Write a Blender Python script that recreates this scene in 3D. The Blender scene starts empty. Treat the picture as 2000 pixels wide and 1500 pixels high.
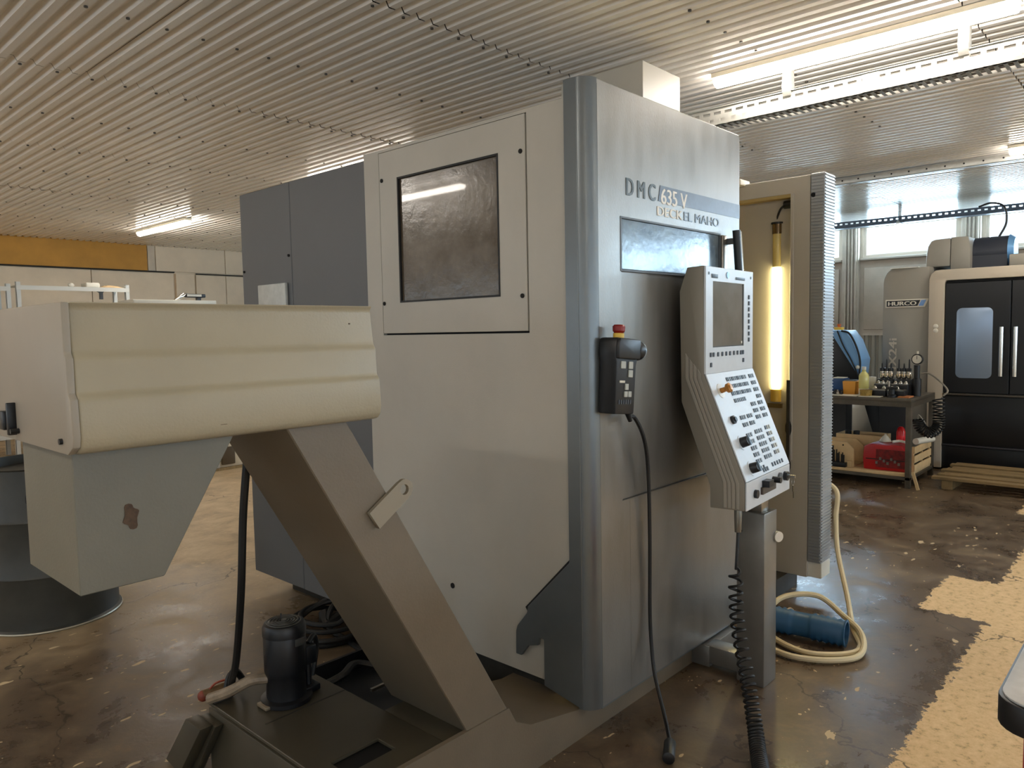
import bpy, bmesh, math, random
from mathutils import Vector, Matrix
random.seed(7)
S = bpy.context.scene
COL = S.collection
PI = math.pi

# ------------------------------------------------------------------ camera
cd = bpy.data.cameras.new('camera'); cam = bpy.data.objects.new('camera', cd); COL.objects.link(cam)
Rw = Matrix(((0.6742, -0.0646, 0.7357), (-0.7383, -0.0341, 0.6736), (-0.0184, -0.9973, -0.0707)))
right = Rw.col[0]; down = Rw.col[1]; fwd = Rw.col[2]
fwd = fwd.normalized(); right = (right - fwd * right.dot(fwd)).normalized(); up = right.cross(fwd)
M = Matrix((right, up, -fwd)).transposed().to_4x4(); M.translation = Vector((0, 0, 1.5))
cam.matrix_world = M
cd.sensor_fit = 'HORIZONTAL'; cd.sensor_width = 36.0; cd.lens = 1456 / 2000 * 36
cd.clip_start = 0.02; cd.clip_end = 200
S.camera = cam
# ------------------------------------------------------------------ world, view
w = bpy.data.worlds.new('world'); S.world = w; w.use_nodes = True
w.node_tree.nodes['Background'].inputs[0].default_value = (0.75, 0.86, 1.0, 1)
w.node_tree.nodes['Background'].inputs[1].default_value = 1.0
S.view_settings.view_transform = 'Standard'; S.view_settings.look = 'None'
S.view_settings.gamma = 1.0; S.view_settings.use_curve_mapping = False
S.view_settings.exposure = 0.90
S.cycles.use_denoising = True
S.cycles.max_bounces = 8; S.cycles.diffuse_bounces = 4; S.cycles.glossy_bounces = 4
S.cycles.sample_clamp_indirect = 6.0
S.cycles.caustics_reflective = False; S.cycles.caustics_refractive = False

WX = 12.5            # window wall
WIN_Y = [2.58 + 1.65 * k for k in range(-7, 4)]      # near edge of each high window
WIN_W, WIN_Z0, WIN_Z1 = 1.31, 2.55, 3.04
DAY = 85.0           # daylight strength behind each window
LAMP = 24.0          # fluorescent tubes


def area_light(name, loc, rot, sx, sy, watts, color):
    l = bpy.data.lights.new(name, 'AREA'); l.shape = 'RECTANGLE'; l.size = sx; l.size_y = sy
    l.energy = watts; l.color = color
    o = bpy.data.objects.new(name, l); COL.objects.link(o); o.location = loc; o.rotation_euler = rot
    return o


for y in WIN_Y:      # overcast daylight standing in each clerestory opening
    area_light('window_daylight', (WX + 0.30, y + WIN_W / 2, (WIN_Z0 + WIN_Z1) / 2 + 0.02), (0, PI / 2, 0),
               0.62, WIN_W + 0.1, DAY, (0.62, 0.82, 1.0))


# added low windows in the unseen near and back walls, fill daylight
NEAR_FILL_WIN = [(-7.6 + 2.6 * k, -7.6 + 2.6 * k + 1.8) for k in range(8)]      # y ranges on wall_near
BACK_FILL_WIN = [(-3.6 + 2.6 * k, -3.6 + 2.6 * k + 1.8) for k in range(6)]      # x ranges on wall_back
BZ0, BZ1 = 1.0, 2.1
XL, YB = -4.5, -9.2
for a_, b_ in NEAR_FILL_WIN:
    area_light('window_daylight', (XL - 0.3, (a_ + b_) / 2, (BZ0 + BZ1) / 2), (0, -PI / 2, 0), BZ1 - BZ0 + 0.1, b_ - a_ + 0.1, 12, (0.78, 0.90, 1.0))
for a_, b_ in BACK_FILL_WIN:
    area_light('window_daylight', ((a_ + b_) / 2, YB - 0.3, (BZ0 + BZ1) / 2), (PI / 2, 0, 0), b_ - a_ + 0.1, BZ1 - BZ0 + 0.1, 44, (0.68, 0.84, 1.0))


# ------------------------------------------------------------------ materials
def lin(h):
    h = h.lstrip('#'); c = [int(h[i:i + 2], 16) / 255 for i in (0, 2, 4)]
    return tuple(x / 12.92 if x <= 0.04045 else ((x + 0.055) / 1.055) ** 2.4 for x in c) + (1,)


MATS = {}


def mat(name, hexc, rough=0.5, metal=0.0, noise=0.0, nscale=8.0, bump=0.0, bscale=60.0, hex2=None, emit=0.0, stretch=None, coat=0.0, rn=0.0, spec=0.5):
    if name in MATS: return MATS[name]
    m = bpy.data.materials.new(name); m.use_nodes = True; MATS[name] = m
    nt = m.node_tree; b = nt.nodes['Principled BSDF']
    c = lin(hexc)
    b.inputs['Base Color'].default_value = c; b.inputs['Roughness'].default_value = rough
    b.inputs['Metallic'].default_value = metal; b.inputs['Specular IOR Level'].default_value = spec
    b.inputs['Coat Weight'].default_value = coat
    tc = nt.nodes.new('ShaderNodeTexCoord'); mp = nt.nodes.new('ShaderNodeMapping')
    nt.links.new(tc.outputs['Object'], mp.inputs['Vector'])
    if stretch: mp.inputs['Scale'].default_value = stretch
    if emit:
        b.inputs['Emission Color'].default_value = c; b.inputs['Emission Strength'].default_value = emit
    if noise or hex2 or rn:
        n = nt.nodes.new('ShaderNodeTexNoise'); n.inputs['Scale'].default_value = nscale; n.inputs['Detail'].default_value = 6
        n.inputs['Roughness'].default_value = 0.6
        nt.links.new(mp.outputs[0], n.inputs['Vector'])
        r = nt.nodes.new('ShaderNodeValToRGB')
        r.color_ramp.elements[0].position = 0.35; r.color_ramp.elements[1].position = 0.65
        if hex2: a_, b_ = lin(hex2), c
        else: a_, b_ = tuple(x * (1 - noise) for x in c[:3]) + (1,), tuple(min(1, x * (1 + noise * 0.5)) for x in c[:3]) + (1,)
        r.color_ramp.elements[0].color = a_; r.color_ramp.elements[1].color = b_
        nt.links.new(n.outputs['Fac'], r.inputs[0]); nt.links.new(r.outputs[0], b.inputs['Base Color'])
        if rn:
            mr = nt.nodes.new('ShaderNodeMapRange'); mr.inputs[1].default_value = 0.3; mr.inputs[2].default_value = 0.7
            mr.inputs[3].default_value = max(0.03, rough - rn); mr.inputs[4].default_value = min(1, rough + rn)
            nt.links.new(n.outputs['Fac'], mr.inputs[0]); nt.links.new(mr.outputs[0], b.inputs['Roughness'])
    if bump:
        n2 = nt.nodes.new('ShaderNodeTexNoise'); n2.inputs['Scale'].default_value = bscale; n2.inputs['Detail'].default_value = 3
        nt.links.new(mp.outputs[0], n2.inputs['Vector'])
        bp = nt.nodes.new('ShaderNodeBump'); bp.inputs['Strength'].default_value = bump; bp.inputs['Distance'].default_value = 0.004
        nt.links.new(n2.outputs['Fac'], bp.inputs['Height']); nt.links.new(bp.outputs[0], b.inputs['Normal'])
    return m


CREAM = mat('cream_paint', '#b7b2a7', 0.42, noise=0.05, nscale=3, bump=0.12, bscale=220)
HOODM = mat('hood_paint', '#a79c84', 0.42, noise=0.06, nscale=3, bump=0.15, bscale=160)
HOODG = mat('conveyor_paint', '#726e61', 0.45, noise=0.10, nscale=4, bump=0.12, bscale=160)
CHUTE = mat('chute_paint', '#776b5a', 0.45, noise=0.10, nscale=4, bump=0.12, bscale=160)
DKGREY = mat('dark_grey_paint', '#5f6163', 0.45, noise=0.04, nscale=3, bump=0.10, bscale=200)
SILVER = mat('silver_door_metal', '#8b8883', 0.36, metal=0.6, noise=0.10, nscale=4, bump=0.12, bscale=120, rn=0.06, stretch=(3, 3, 0.8))
SILVERD = mat('silver_corner_metal', '#73787a', 0.32, metal=0.55, noise=0.06, nscale=6, bump=0.06, bscale=200)
BLACKP = mat('black_plastic', '#17181b', 0.42)
BLACKR = mat('black_rubber', '#141414', 0.55)
BLACKM = mat('black_machine_metal', '#111216', 0.40)
DARKHOLE = mat('dark_recess', '#060606', 0.8)
STEEL = mat('bare_steel', '#9a958c', 0.3, metal=0.9, noise=0.15, nscale=20)
CHROME = mat('chrome', '#d9d6cf', 0.16, metal=1.0)
GALV = mat('galvanised_steel', '#c3c1ba', 0.38, metal=0.6, noise=0.1, nscale=20)
ALU = mat('ribbed_aluminium', '#a3a6a8', 0.42, metal=0.45)
PANELW = mat('light_grey_keypad', '#d4d9de', 0.4, noise=0.03, nscale=20)
PANELS = mat('console_side_grey', '#8a8478', 0.5)
KEYD = mat('dark_blue_grey_keys', '#3c444d', 0.5)
KEYL = mat('pale_key_label', '#b4b3a8', 0.5)
YEL_LIT = mat('interior_lamp_yellow', '#d8b755', 0.4, noise=0.08, nscale=6)  # yellow glow of the work lamp put into the interior colour
CONC = mat('plastered_wall', '#dccab0', 0.85, noise=0.07, nscale=2.5, bump=0.3, bscale=40)
CONC2 = mat('plastered_wall_dark', '#c9bba6', 0.85, noise=0.10, nscale=5, bump=0.3, bscale=40)
OCHRE = mat('ochre_board', '#c08a35', 0.7, noise=0.12, nscale=3, bump=0.2, bscale=60)
FIELD = mat('field_panel', '#b5aa9b', 0.6, noise=0.10, nscale=3)
JOINT = mat('joint_dark', '#2c2822', 0.9)
WOOD = mat('pallet_wood', '#8f7750', 0.8, noise=0.25, nscale=6, stretch=(6, 1, 1), bump=0.3, bscale=50)
WOODL = mat('pale_plywood', '#d8b98a', 0.7, noise=0.12, nscale=8)
REDP = mat('red_plastic', '#b01418', 0.4, noise=0.15, nscale=6)
REDD = mat('red_case_printed', '#7c1512', 0.5, noise=0.5, nscale=30)
ORANGE = mat('orange_plastic', '#dd9a35', 0.45)
YELLOWP = mat('yellow_plastic', '#e8c04a', 0.4)
BLUEP = mat('blue_plastic', '#2c5286', 0.4)
WHITEP = mat('white_plastic', '#e2ddcf', 0.45)
PAPER = mat('paper', '#ded8c8', 0.8)
HURG = mat('machine_taupe_paint', '#98948a', 0.4, noise=0.04, nscale=4)
HURC = mat('machine_light_trim', '#c6bba9', 0.4)
BLUEDUCT = mat('blue_duct', '#2f5f86', 0.45, noise=0.1, nscale=8)
HOSEC = mat('cream_hose', '#dccca4', 0.5)
BRASS = mat('brass_orange', '#a8702a', 0.35, metal=0.3)
RUST = mat('rust', '#54402f', 0.8, noise=0.3, nscale=60)
BAG = mat('white_sack', '#c9c4b8', 0.8, bump=0.5, bscale=12)
RED_LED = mat('estop_red', '#8c1a10', 0.4)
PLINTH = mat('oily_plinth', '#35322c', 0.5, noise=0.3, nscale=12)
BAGB = mat('barrel_paint', '#3f3f3a', 0.5, noise=0.25, nscale=5)
BLUESC = mat('light_blue_console_paint', '#7fb2e6', 0.3)


def emission(name, hexc, s):
    m = bpy.data.materials.new(name); m.use_nodes = True; nt = m.node_tree
    nt.nodes.clear(); e = nt.nodes.new('ShaderNodeEmission'); o = nt.nodes.new('ShaderNodeOutputMaterial')
    e.inputs[0].default_value = lin(hexc); e.inputs[1].default_value = s
    nt.links.new(e.outputs[0], o.inputs[0]); return m


TUBE = emission('tube_light', '#fff6ea', LAMP)
WORKLAMP = emission('work_lamp_tube', '#ffe9a4', 30.0)


def glass(name, tint, fac, rough=0.03):
    m = bpy.data.materials.new(name); m.use_nodes = True; nt = m.node_tree; nt.nodes.clear()
    t = nt.nodes.new('ShaderNodeBsdfTransparent'); g = nt.nodes.new('ShaderNodeBsdfGlossy'); x = nt.nodes.new('ShaderNodeMixShader')
    o = nt.nodes.new('ShaderNodeOutputMaterial')
    t.inputs[0].default_value = lin(tint); g.inputs['Roughness'].default_value = rough; x.inputs[0].default_value = fac
    nt.links.new(t.outputs[0], x.inputs[1]); nt.links.new(g.outputs[0], x.inputs[2]); nt.links.new(x.outputs[0], o.inputs[0])
    return m


PANE = glass('window_glass', '#f4f8fa', 0.08)
CLEAR = glass('clear_tube', '#e6dcb0', 0.15)


def dirty_glass(name, hexc, rough, nscale, metal=0.0, spec=0.8, hex2=None, bump=0.0):
    return mat(name, hexc, rough, metal=metal, noise=0.25, nscale=nscale, rn=0.06, spec=spec, hex2=hex2, coat=0.4, bump=bump, bscale=30)


AMBERW = dirty_glass('oily_brown_window', '#5f5342', 0.22, 5, hex2='#453a2c', bump=0.25)
DOORW = mat('door_window_glass', '#7d888e', 0.16, metal=0.1, nscale=7, hex2='#525d66', spec=0.3, bump=0.12, bscale=30)
HURW = mat('blue_grey_window', '#93a7c2', 0.25, metal=0.35)
SCREEN = mat('monitor_glass', '#8a8781', 0.09, metal=0.35, hex2='#77746d', nscale=5, spec=0.8)

# floor
FL = bpy.data.materials.new('worn_painted_concrete'); FL.use_nodes = True
nt = FL.node_tree; N = nt.nodes; L = nt.links; pb = N['Principled BSDF']
tc = N.new('ShaderNodeTexCoord')


def noise(scale, detail=6, rough=0.6, vec=None, dist=0.0):
    n = N.new('ShaderNodeTexNoise'); n.inputs['Scale'].default_value = scale; n.inputs['Detail'].default_value = detail
    n.inputs['Roughness'].default_value = rough; n.inputs['Distortion'].default_value = dist
    L.new(vec or tc.outputs['Object'], n.inputs['Vector']); return n.outputs['Fac']


def math_(op, a, b=None, c=None):
    n = N.new('ShaderNodeMath'); n.operation = op
    for i, v in enumerate((a, b, c)):
        if v is None: continue
        if isinstance(v, (int, float)): n.inputs[i].default_value = v
        else: L.new(v, n.inputs[i])
    return n.outputs[0]


def ramp(fac, stops):
    r = N.new('ShaderNodeValToRGB'); e = r.color_ramp.elements
    while len(e) < len(stops): e.new(0.5)
    for i, (p, c) in enumerate(stops): e[i].position = p; e[i].color = c if isinstance(c, tuple) else lin(c)
    L.new(fac, r.inputs[0]); return r.outputs[0]


def mixc(f, a, b):
    n = N.new('ShaderNodeMix'); n.data_type = 'RGBA'
    L.new(f, n.inputs[0])
    for i, v in ((6, a), (7, b)):
        if isinstance(v, tuple): n.inputs[i].default_value = v
        else: L.new(v, n.inputs[i])
    return n.outputs[2]


sep = N.new('ShaderNodeSeparateXYZ'); L.new(tc.outputs['Object'], sep.inputs[0])
X_, Y_ = sep.outputs[0], sep.outputs[1]
n_big = noise(0.55, 5, 0.55, dist=0.6); n_mid = noise(3.2, 10, 0.72, dist=0.35); n_fine = noise(45, 4, 0.7)
paint = ramp(n_mid, [(0.28, '#473a2e'), (0.46, '#5c4c3b'), (0.56, '#6b5b48'), (0.72, '#8b785b')])
# paler, rougher zone beyond the conveyor
pale_zone = math_('ADD', math_('MULTIPLY', math_('SUBTRACT', Y_, 3.1), 0.55), math_('MULTIPLY', math_('SUBTRACT', n_big, 0.5), 3.0))
pale_zone = math_('MULTIPLY', math_('MINIMUM', math_('MAXIMUM', pale_zone, 0.0), 1.0), math_('MINIMUM', math_('MAXIMUM', math_('SUBTRACT', 6.5, X_), 0.0), 1.0))
pale_zone_c = ramp(n_mid, [(0.25, '#8a7558'), (0.5, '#bda27c'), (0.75, '#d9c09a')])
colr = mixc(pale_zone, paint, pale_zone_c)
# bare strip where the coating has flaked off, with ragged edge
rag = math_('MULTIPLY', math_('SUBTRACT', noise(14, 5, 0.75), 0.5), 0.16)
yy = math_('ADD', Y_, rag)
xx = math_('ADD', X_, rag)
m1 = math_('LESS_THAN', yy, 0.72)
m2 = math_('MULTIPLY', math_('LESS_THAN', yy, 1.03), math_('MULTIPLY', math_('GREATER_THAN', xx, 4.28), math_('LESS_THAN', xx, 4.95)))
m3 = math_('MULTIPLY', math_('LESS_THAN', yy, 0.98), math_('GREATER_THAN', xx, 6.9))
m4 = math_('MULTIPLY', math_('LESS_THAN', yy, 0.78), math_('GREATER_THAN', xx, 4.9))
bare = math_('MAXIMUM', math_('MAXIMUM', m1, m2), math_('MAXIMUM', m3, m4))
barec = ramp(noise(28, 6, 0.75), [(0.3, '#957c5c'), (0.45, '#d8b888'), (0.7, '#e8ca9e')])
# small paint chips
mpn = N.new('ShaderNodeMapping'); L.new(tc.outputs['Object'], mpn.inputs['Vector']); mpn.inputs['Scale'].default_value = (1, 2.2, 1)
chipn = noise(9, 2, 0.4, vec=mpn.outputs[0])
chips = math_('MAXIMUM', math_('MULTIPLY', math_('GREATER_THAN', chipn, 0.70), math_('GREATER_THAN', noise(1.1, 2), 0.47)), math_('MULTIPLY', math_('GREATER_THAN', noise(38, 2, 0.4), 0.715), math_('GREATER_THAN', noise(1.7, 2), 0.50)))
colr = mixc(math_('MULTIPLY', chips, 0.85), colr, lin('#d8c19a'))
colr = mixc(bare, colr, barec)
# cracks
vor = N.new('ShaderNodeTexVoronoi'); vor.feature = 'DISTANCE_TO_EDGE'; vor.inputs['Scale'].default_value = 0.55
wv = N.new('ShaderNodeVectorMath'); wv.operation = 'ADD'
nz = N.new('ShaderNodeTexNoise'); nz.inputs['Scale'].default_value = 2.2; nz.inputs['Detail'].default_value = 8; L.new(tc.outputs['Object'], nz.inputs['Vector'])
L.new(tc.outputs['Object'], wv.inputs[0]); L.new(nz.outputs['Color'], wv.inputs[1]); L.new(wv.outputs[0], vor.inputs['Vector'])
crack = math_('LESS_THAN', vor.outputs['Distance'], 0.0035)
colr = mixc(math_('MULTIPLY', crack, 0.7), colr, lin('#3b3024'))
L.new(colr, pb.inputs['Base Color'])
rg = N.new('ShaderNodeMapRange'); rg.inputs[1].default_value = 0.35; rg.inputs[2].default_value = 0.65; rg.inputs[3].default_value = 0.20; rg.inputs[4].default_value = 0.50
L.new(n_mid, rg.inputs[0])
rough = math_('MAXIMUM', rg.outputs[0], math_('MULTIPLY', math_('MAXIMUM', bare, chips), 0.9))
L.new(math_('MAXIMUM', rough, math_('MULTIPLY', pale_zone, 0.5)), pb.inputs['Roughness'])
bp = N.new('ShaderNodeBump'); bp.inputs['Strength'].default_value = 0.35; bp.inputs['Distance'].default_value = 0.01
hgt = math_('ADD', math_('MULTIPLY', n_mid, 0.8), math_('MULTIPLY', n_fine, 0.10))
hgt = math_('SUBTRACT', hgt, math_('MULTIPLY', crack, 0.4)); hgt = math_('SUBTRACT', hgt, math_('MULTIPLY', bare, 0.15))
L.new(hgt, bp.inputs['Height']); L.new(bp.outputs[0], pb.inputs['Normal'])

# ceiling sheet
CEIL = mat('white_corrugated_sheet', '#f0ebe4', 0.22, noise=0.04, nscale=1.5, spec=0.5)


# ------------------------------------------------------------------ builders
class MB:
    def __init__(s): s.v = []; s.f = []
    def box(s, x0, x1, y0, y1, z0, z1):
        b = len(s.v)
        s.v += [(x, y, z) for z in (z0, z1) for y in (y0, y1) for x in (x0, x1)]
        s.f += [[b + i for i in q] for q in ((0, 2, 3, 1), (4, 5, 7, 6), (0, 1, 5, 4), (2, 6, 7, 3), (0, 4, 6, 2), (1, 3, 7, 5))]
        return s
    def prism(s, pts, ax, a, b_):
        """pts: x->(y,z)  y->(x,z)  z->(x,y)"""
        n = len(pts); b = len(s.v)
        for t in (a, b_):
            for p, q in pts:
                s.v.append({'x': (t, p, q), 'y': (p, t, q), 'z': (p, q, t)}[ax])
        s.f.append([b + i for i in range(n)]); s.f.append([b + n + i for i in reversed(range(n))])
        for i in range(n):
            j = (i + 1) % n; s.f.append([b + i, b + j, b + n + j, b + n + i])
        return s
    def cyl(s, p0, p1, r0, r1=None, n=16):
        r1 = r0 if r1 is None else r1
        p0 = Vector(p0); p1 = Vector(p1); d = (p1 - p0).normalized()
        a = d.orthogonal().normalized(); c = d.cross(a); b = len(s.v)
        for p, r in ((p0, r0), (p1, r1)):
            for i in range(n):
                t = 2 * PI * i / n; s.v.append(tuple(p + (a * math.cos(t) + c * math.sin(t)) * r))
        s.f.append([b + i for i in range(n)]); s.f.append([b + n + i for i in reversed(range(n))])
        for i in range(n):
            j = (i + 1) % n; s.f.append([b + i, b + j, b + n + j, b + n + i])
        return s
    def lathe(s, c, prof, n=24, ax=(0, 0, 1)):
        c = Vector(c); d = Vector(ax).normalized(); a = d.orthogonal().normalized(); e = d.cross(a); b = len(s.v); m = len(prof)
        for r, h in prof:
            for i in range(n):
                t = 2 * PI * i / n; s.v.append(tuple(c + d * h + (a * math.cos(t) + e * math.sin(t)) * max(r, 1e-4)))
        for k in range(m - 1):
            for i in range(n):
                j = (i + 1) % n; s.f.append([b + k * n + i, b + k * n + j, b + (k + 1) * n + j, b + (k + 1) * n + i])
        s.f.append([b + i for i in range(n)]); s.f.append([b + (m - 1) * n + i for i in reversed(range(n))])
        return s
    def tube(s, pts, r, n=8):
        pts = [Vector(p) for p in pts]; b = len(s.v); m = len(pts)
        t0 = (pts[1] - pts[0]).normalized(); a = t0.orthogonal().normalized()
        for k, p in enumerate(pts):
            t = (pts[min(k + 1, m - 1)] - pts[max(k - 1, 0)]).normalized()
            a = (a - t * a.dot(t)); a = a.normalized() if a.length > 1e-6 else t.orthogonal().normalized()
            c = t.cross(a); rr = r(k / (m - 1)) if callable(r) else r
            for i in range(n):
                q = 2 * PI * i / n; s.v.append(tuple(p + (a * math.cos(q) + c * math.sin(q)) * rr))
        for k in range(m - 1):
            for i in range(n):
                j = (i + 1) % n; s.f.append([b + k * n + i, b + k * n + j, b + (k + 1) * n + j, b + (k + 1) * n + i])
        s.f.append([b + i for i in range(n)]); s.f.append([b + (m - 1) * n + i for i in reversed(range(n))])
        return s
    def sphere(s, c, r, n=12, sc=(1, 1, 1)):
        b = len(s.v); m = n // 2 + 1
        for k in range(m):
            th = PI * k / (m - 1)
            for i in range(n):
                ph = 2 * PI * i / n
                s.v.append((c[0] + r * sc[0] * max(math.sin(th), 1e-3) * math.cos(ph), c[1] + r * sc[1] * max(math.sin(th), 1e-3) * math.sin(ph), c[2] + r * sc[2] * math.cos(th)))
        for k in range(m - 1):
            for i in range(n):
                j = (i + 1) % n; s.f.append([b + k * n + i, b + k * n + j, b + (k + 1) * n + j, b + (k + 1) * n + i])
        return s
    def xf(s, M):
        s.v = [tuple(M @ Vector(p)) for p in s.v]; return s
    def mesh(s, name, m, bev=0.0, seg=2, ang=32):
        me = bpy.data.meshes.new(name); me.from_pydata(s.v, [], s.f)
        bm = bmesh.new(); bm.from_mesh(me); bmesh.ops.recalc_face_normals(bm, faces=bm.faces)
        if bev:
            ed = [e for e in bm.edges if len(e.link_faces) == 2 and e.calc_face_angle(0) > math.radians(25)]
            bmesh.ops.bevel(bm, geom=ed, offset=bev, segments=seg, affect='EDGES', profile=0.5, clamp_overlap=True)
        bm.to_mesh(me); bm.free()
        me.materials.append(m)
        me.polygons.foreach_set('use_smooth', [True] * len(me.polygons)); me.set_sharp_from_angle(angle=math.radians(ang))
        return me
    def build(s, name, m, parent=None, bev=0.0, seg=2, kind=None, label=None, ang=32):
        o = bpy.data.objects.new(name, s.mesh(name, m, bev, seg, ang)); COL.objects.link(o)
        if parent is not None: o.parent = parent
        if kind: o['kind'] = kind
        if label: o['label'] = label
        return o


def root(name, label, cat, loc=(0, 0, 0), group=None):
    o = bpy.data.objects.new(name, None); COL.objects.link(o); o.location = loc; o.empty_display_size = 0.1
    o['label'] = label; o['category'] = cat
    if group: o['group'] = group
    return o


def tag(o, label, cat, group=None):
    o['label'] = label; o['category'] = cat
    if group: o['group'] = group
    return o


def piece(me, name, parent, loc=(0, 0, 0), rz=0.0, mtx=None):
    o = bpy.data.objects.new(name, me); COL.objects.link(o); o.parent = parent
    o.location = loc; o.rotation_euler = (0, 0, rz)
    if mtx is not None: o.matrix_local = mtx
    return o


def smooth(pts, k=8):
    pts = [Vector(p) for p in pts]; P = [pts[0] * 2 - pts[1]] + pts + [pts[-1] * 2 - pts[-2]]; out = []
    for i in range(1, len(P) - 2):
        p0, p1, p2, p3 = P[i - 1:i + 3]
        for j in range(k):
            t = j / k
            out.append(0.5 * ((2 * p1) + (p2 - p0) * t + (2 * p0 - 5 * p1 + 4 * p2 - p3) * t * t + (3 * p1 - p0 - 3 * p2 + p3) * t ** 3))
    out.append(pts[-1]); return out


def helix(path, radius, turns_at, n_per=12):
    """path: list of points; turns_at(t) cumulative turns at fraction t"""
    P = smooth(path, 24); m = len(P); total = turns_at(1.0); out = []
    cnt = int(total * n_per)
    # invert by sampling
    ts = [i / 2000 for i in range(2001)]; cum = [turns_at(t) for t in ts]
    k = 0
    for i in range(cnt + 1):
        tgt = total * i / cnt
        while k < 1999 and cum[k + 1] < tgt: k += 1
        t = ts[k]; f = t * (m - 1); a = int(min(f, m - 2)); p = P[a].lerp(P[a + 1], f - a)
        tan = (P[min(a + 1, m - 1)] - P[max(a - 1, 0)]).normalized()
        u = tan.cross(Vector((0.31, 0.95, 0.05))).normalized(); v = tan.cross(u)
        q = 2 * PI * tgt; r = radius(t) if callable(radius) else radius
        out.append(p + (u * math.cos(q) + v * math.sin(q)) * r)
    return out


def text_mesh(txt, size, extrude, m, offset=0.0, sx=1.0, spacing=1.0):
    cu = bpy.data.curves.new('lettering', 'FONT'); cu.body = txt; cu.size = size; cu.extrude = extrude; cu.offset = offset; cu.space_character = spacing
    cu.resolution_u = 3
    o = bpy.data.objects.new('tmp', cu); COL.objects.link(o)
    dg = bpy.context.evaluated_depsgraph_get(); dg.update()
    me = bpy.data.meshes.new_from_object(o.evaluated_get(dg)); bpy.data.objects.remove(o)
    for v in me.vertices: v.co.x *= sx
    me.materials.clear(); me.materials.append(m)
    xs = [v.co.x for v in me.vertices]; ys = [v.co.y for v in me.vertices]
    return me, min(xs), max(xs), min(ys), max(ys)


def lettering(txt, parent, m, p0, right, upv, width, height, name='lettering', bold=0.0, ex=0.0008):
    """place text so its box starts at p0 (lower left) with given width and height"""
    me, x0, x1, y0, y1 = text_mesh(txt, 1.0, 0.01, m)
    r = Vector(right).normalized(); u = Vector(upv).normalized(); n = r.cross(u)
    mt = Matrix((r, u, n)).transposed().to_4x4(); mt.translation = Vector(p0)
    bm = bmesh.new()
    for k, dx in enumerate((-bold, 0.0, bold) if bold else (0.0,)):      # heavier strokes: the glyphs laid side by side
        part = me.copy()
        for v in part.vertices:
            v.co.x = (v.co.x - x0) / (x1 - x0) * (width - 2 * bold) + bold + dx
            v.co.y = (v.co.y - y0) / (y1 - y0) * height; v.co.z = v.co.z / 0.01 * (ex + 0.00012 * k)
        bm.from_mesh(part); bpy.data.meshes.remove(part)
    bm.to_mesh(me); bm.free(); me.update()
    o = bpy.data.objects.new(name, me); COL.objects.link(o); o.parent = parent; o.matrix_local = mt
    return o


def frame(mb, ax, a, b, u0, u1, v0, v1, U0, U1, V0, V1):
    """plate between outer rect u0..u1,v0..v1 with hole U0..U1,V0..V1, thickness a..b on axis"""
    n = 4; o = [(u0, v0), (u1, v0), (u1, v1), (u0, v1)]; h = [(U0, V0), (U1, V0), (U1, V1), (U0, V1)]
    base = len(mb.v)
    for t in (a, b):
        for p, q in o + h: mb.v.append({'x': (t, p, q), 'y': (p, t, q), 'z': (p, q, t)}[ax])
    for i in range(4):
        j = (i + 1) % 4
        mb.f.append([base + i, base + j, base + 4 + j, base + 4 + i])
        mb.f.append([base + 8 + i, base + 12 + i, base + 12 + j, base + 8 + j])
        mb.f.append([base + i, base + 8 + i, base + 8 + j, base + j])
        mb.f.append([base + 4 + i, base + 4 + j, base + 12 + j, base + 12 + i])
    return mb


# ================================================================== SETTING
XL, YB = -4.5, -9.2
YW = 13.1
fl = MB().box(XL - 0.2, WX + 0.2, YB - 0.2, YW + 0.2, -0.2, 0).build('floor', FL, kind='structure')

# ceiling: roof deck, corrugated sheets laid in rows of 2 m
ceil = MB().box(XL - 0.2, WX + 0.2, YB - 0.2, YW + 0.2, 3.14, 3.3).build('ceiling', mat('roof_deck', '#4a463e', 0.9), kind='structure')
pitch = 0.0935; nr = 11; SW = pitch * nr
sh = MB(); xs = []
for k in range(nr):
    b = k * pitch
    xs += [(b, 0.027), (b + 0.016, 0.0), (b + 0.056, 0.0), (b + 0.072, 0.027)]
xs.append((nr * pitch, 0.027))
for L_ in (2.0,):
    for x, z in xs: sh.v += [(x, 0.0, z), (x, L_ - 0.006, z)]
    for i in range(len(xs) - 1): sh.f.append([2 * i, 2 * i + 1, 2 * i + 3, 2 * i + 2])
me_sheet = sh.mesh('ceiling_sheet', CEIL, ang=15)
# face normals downwards
for p in me_sheet.polygons: pass
rows = [YB + 0.1 + 2.0 * k for k in range(12)]
rows = [2.90 + 2.0 * k for k in range(-7, 6)]
x = XL
cols = []
while x < WX - 0.02: cols.append(x); x += SW
sc = MB()
for j, y0 in enumerate(rows):
    for i, x0 in enumerate(cols):
        dz = random.uniform(0, 0.004)
        o = piece(me_sheet, 'ceiling_sheet', ceil, (x0, y0, 3.052 + dz))
        o.rotation_euler = (random.uniform(-0.0008, 0.0008), random.uniform(-0.002, 0.002), 0)
for y0 in rows:
    for yy_ in (y0 + 0.03, y0 + 0.98):
        k = 0
        x = cols[0] + 0.038
        while x < WX:
            if (k % 2) == 0 and 0.2 < x < 6.5 and 1 < yy_ < 13:
                sc.cyl((x, yy_, 3.046), (x, yy_, 3.056), 0.009, n=6)
            k += 1; x += pitch
sc.build('screw_heads', mat('screw_dark', '#3a342b', 0.5), ceil, kind='stuff')

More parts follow.
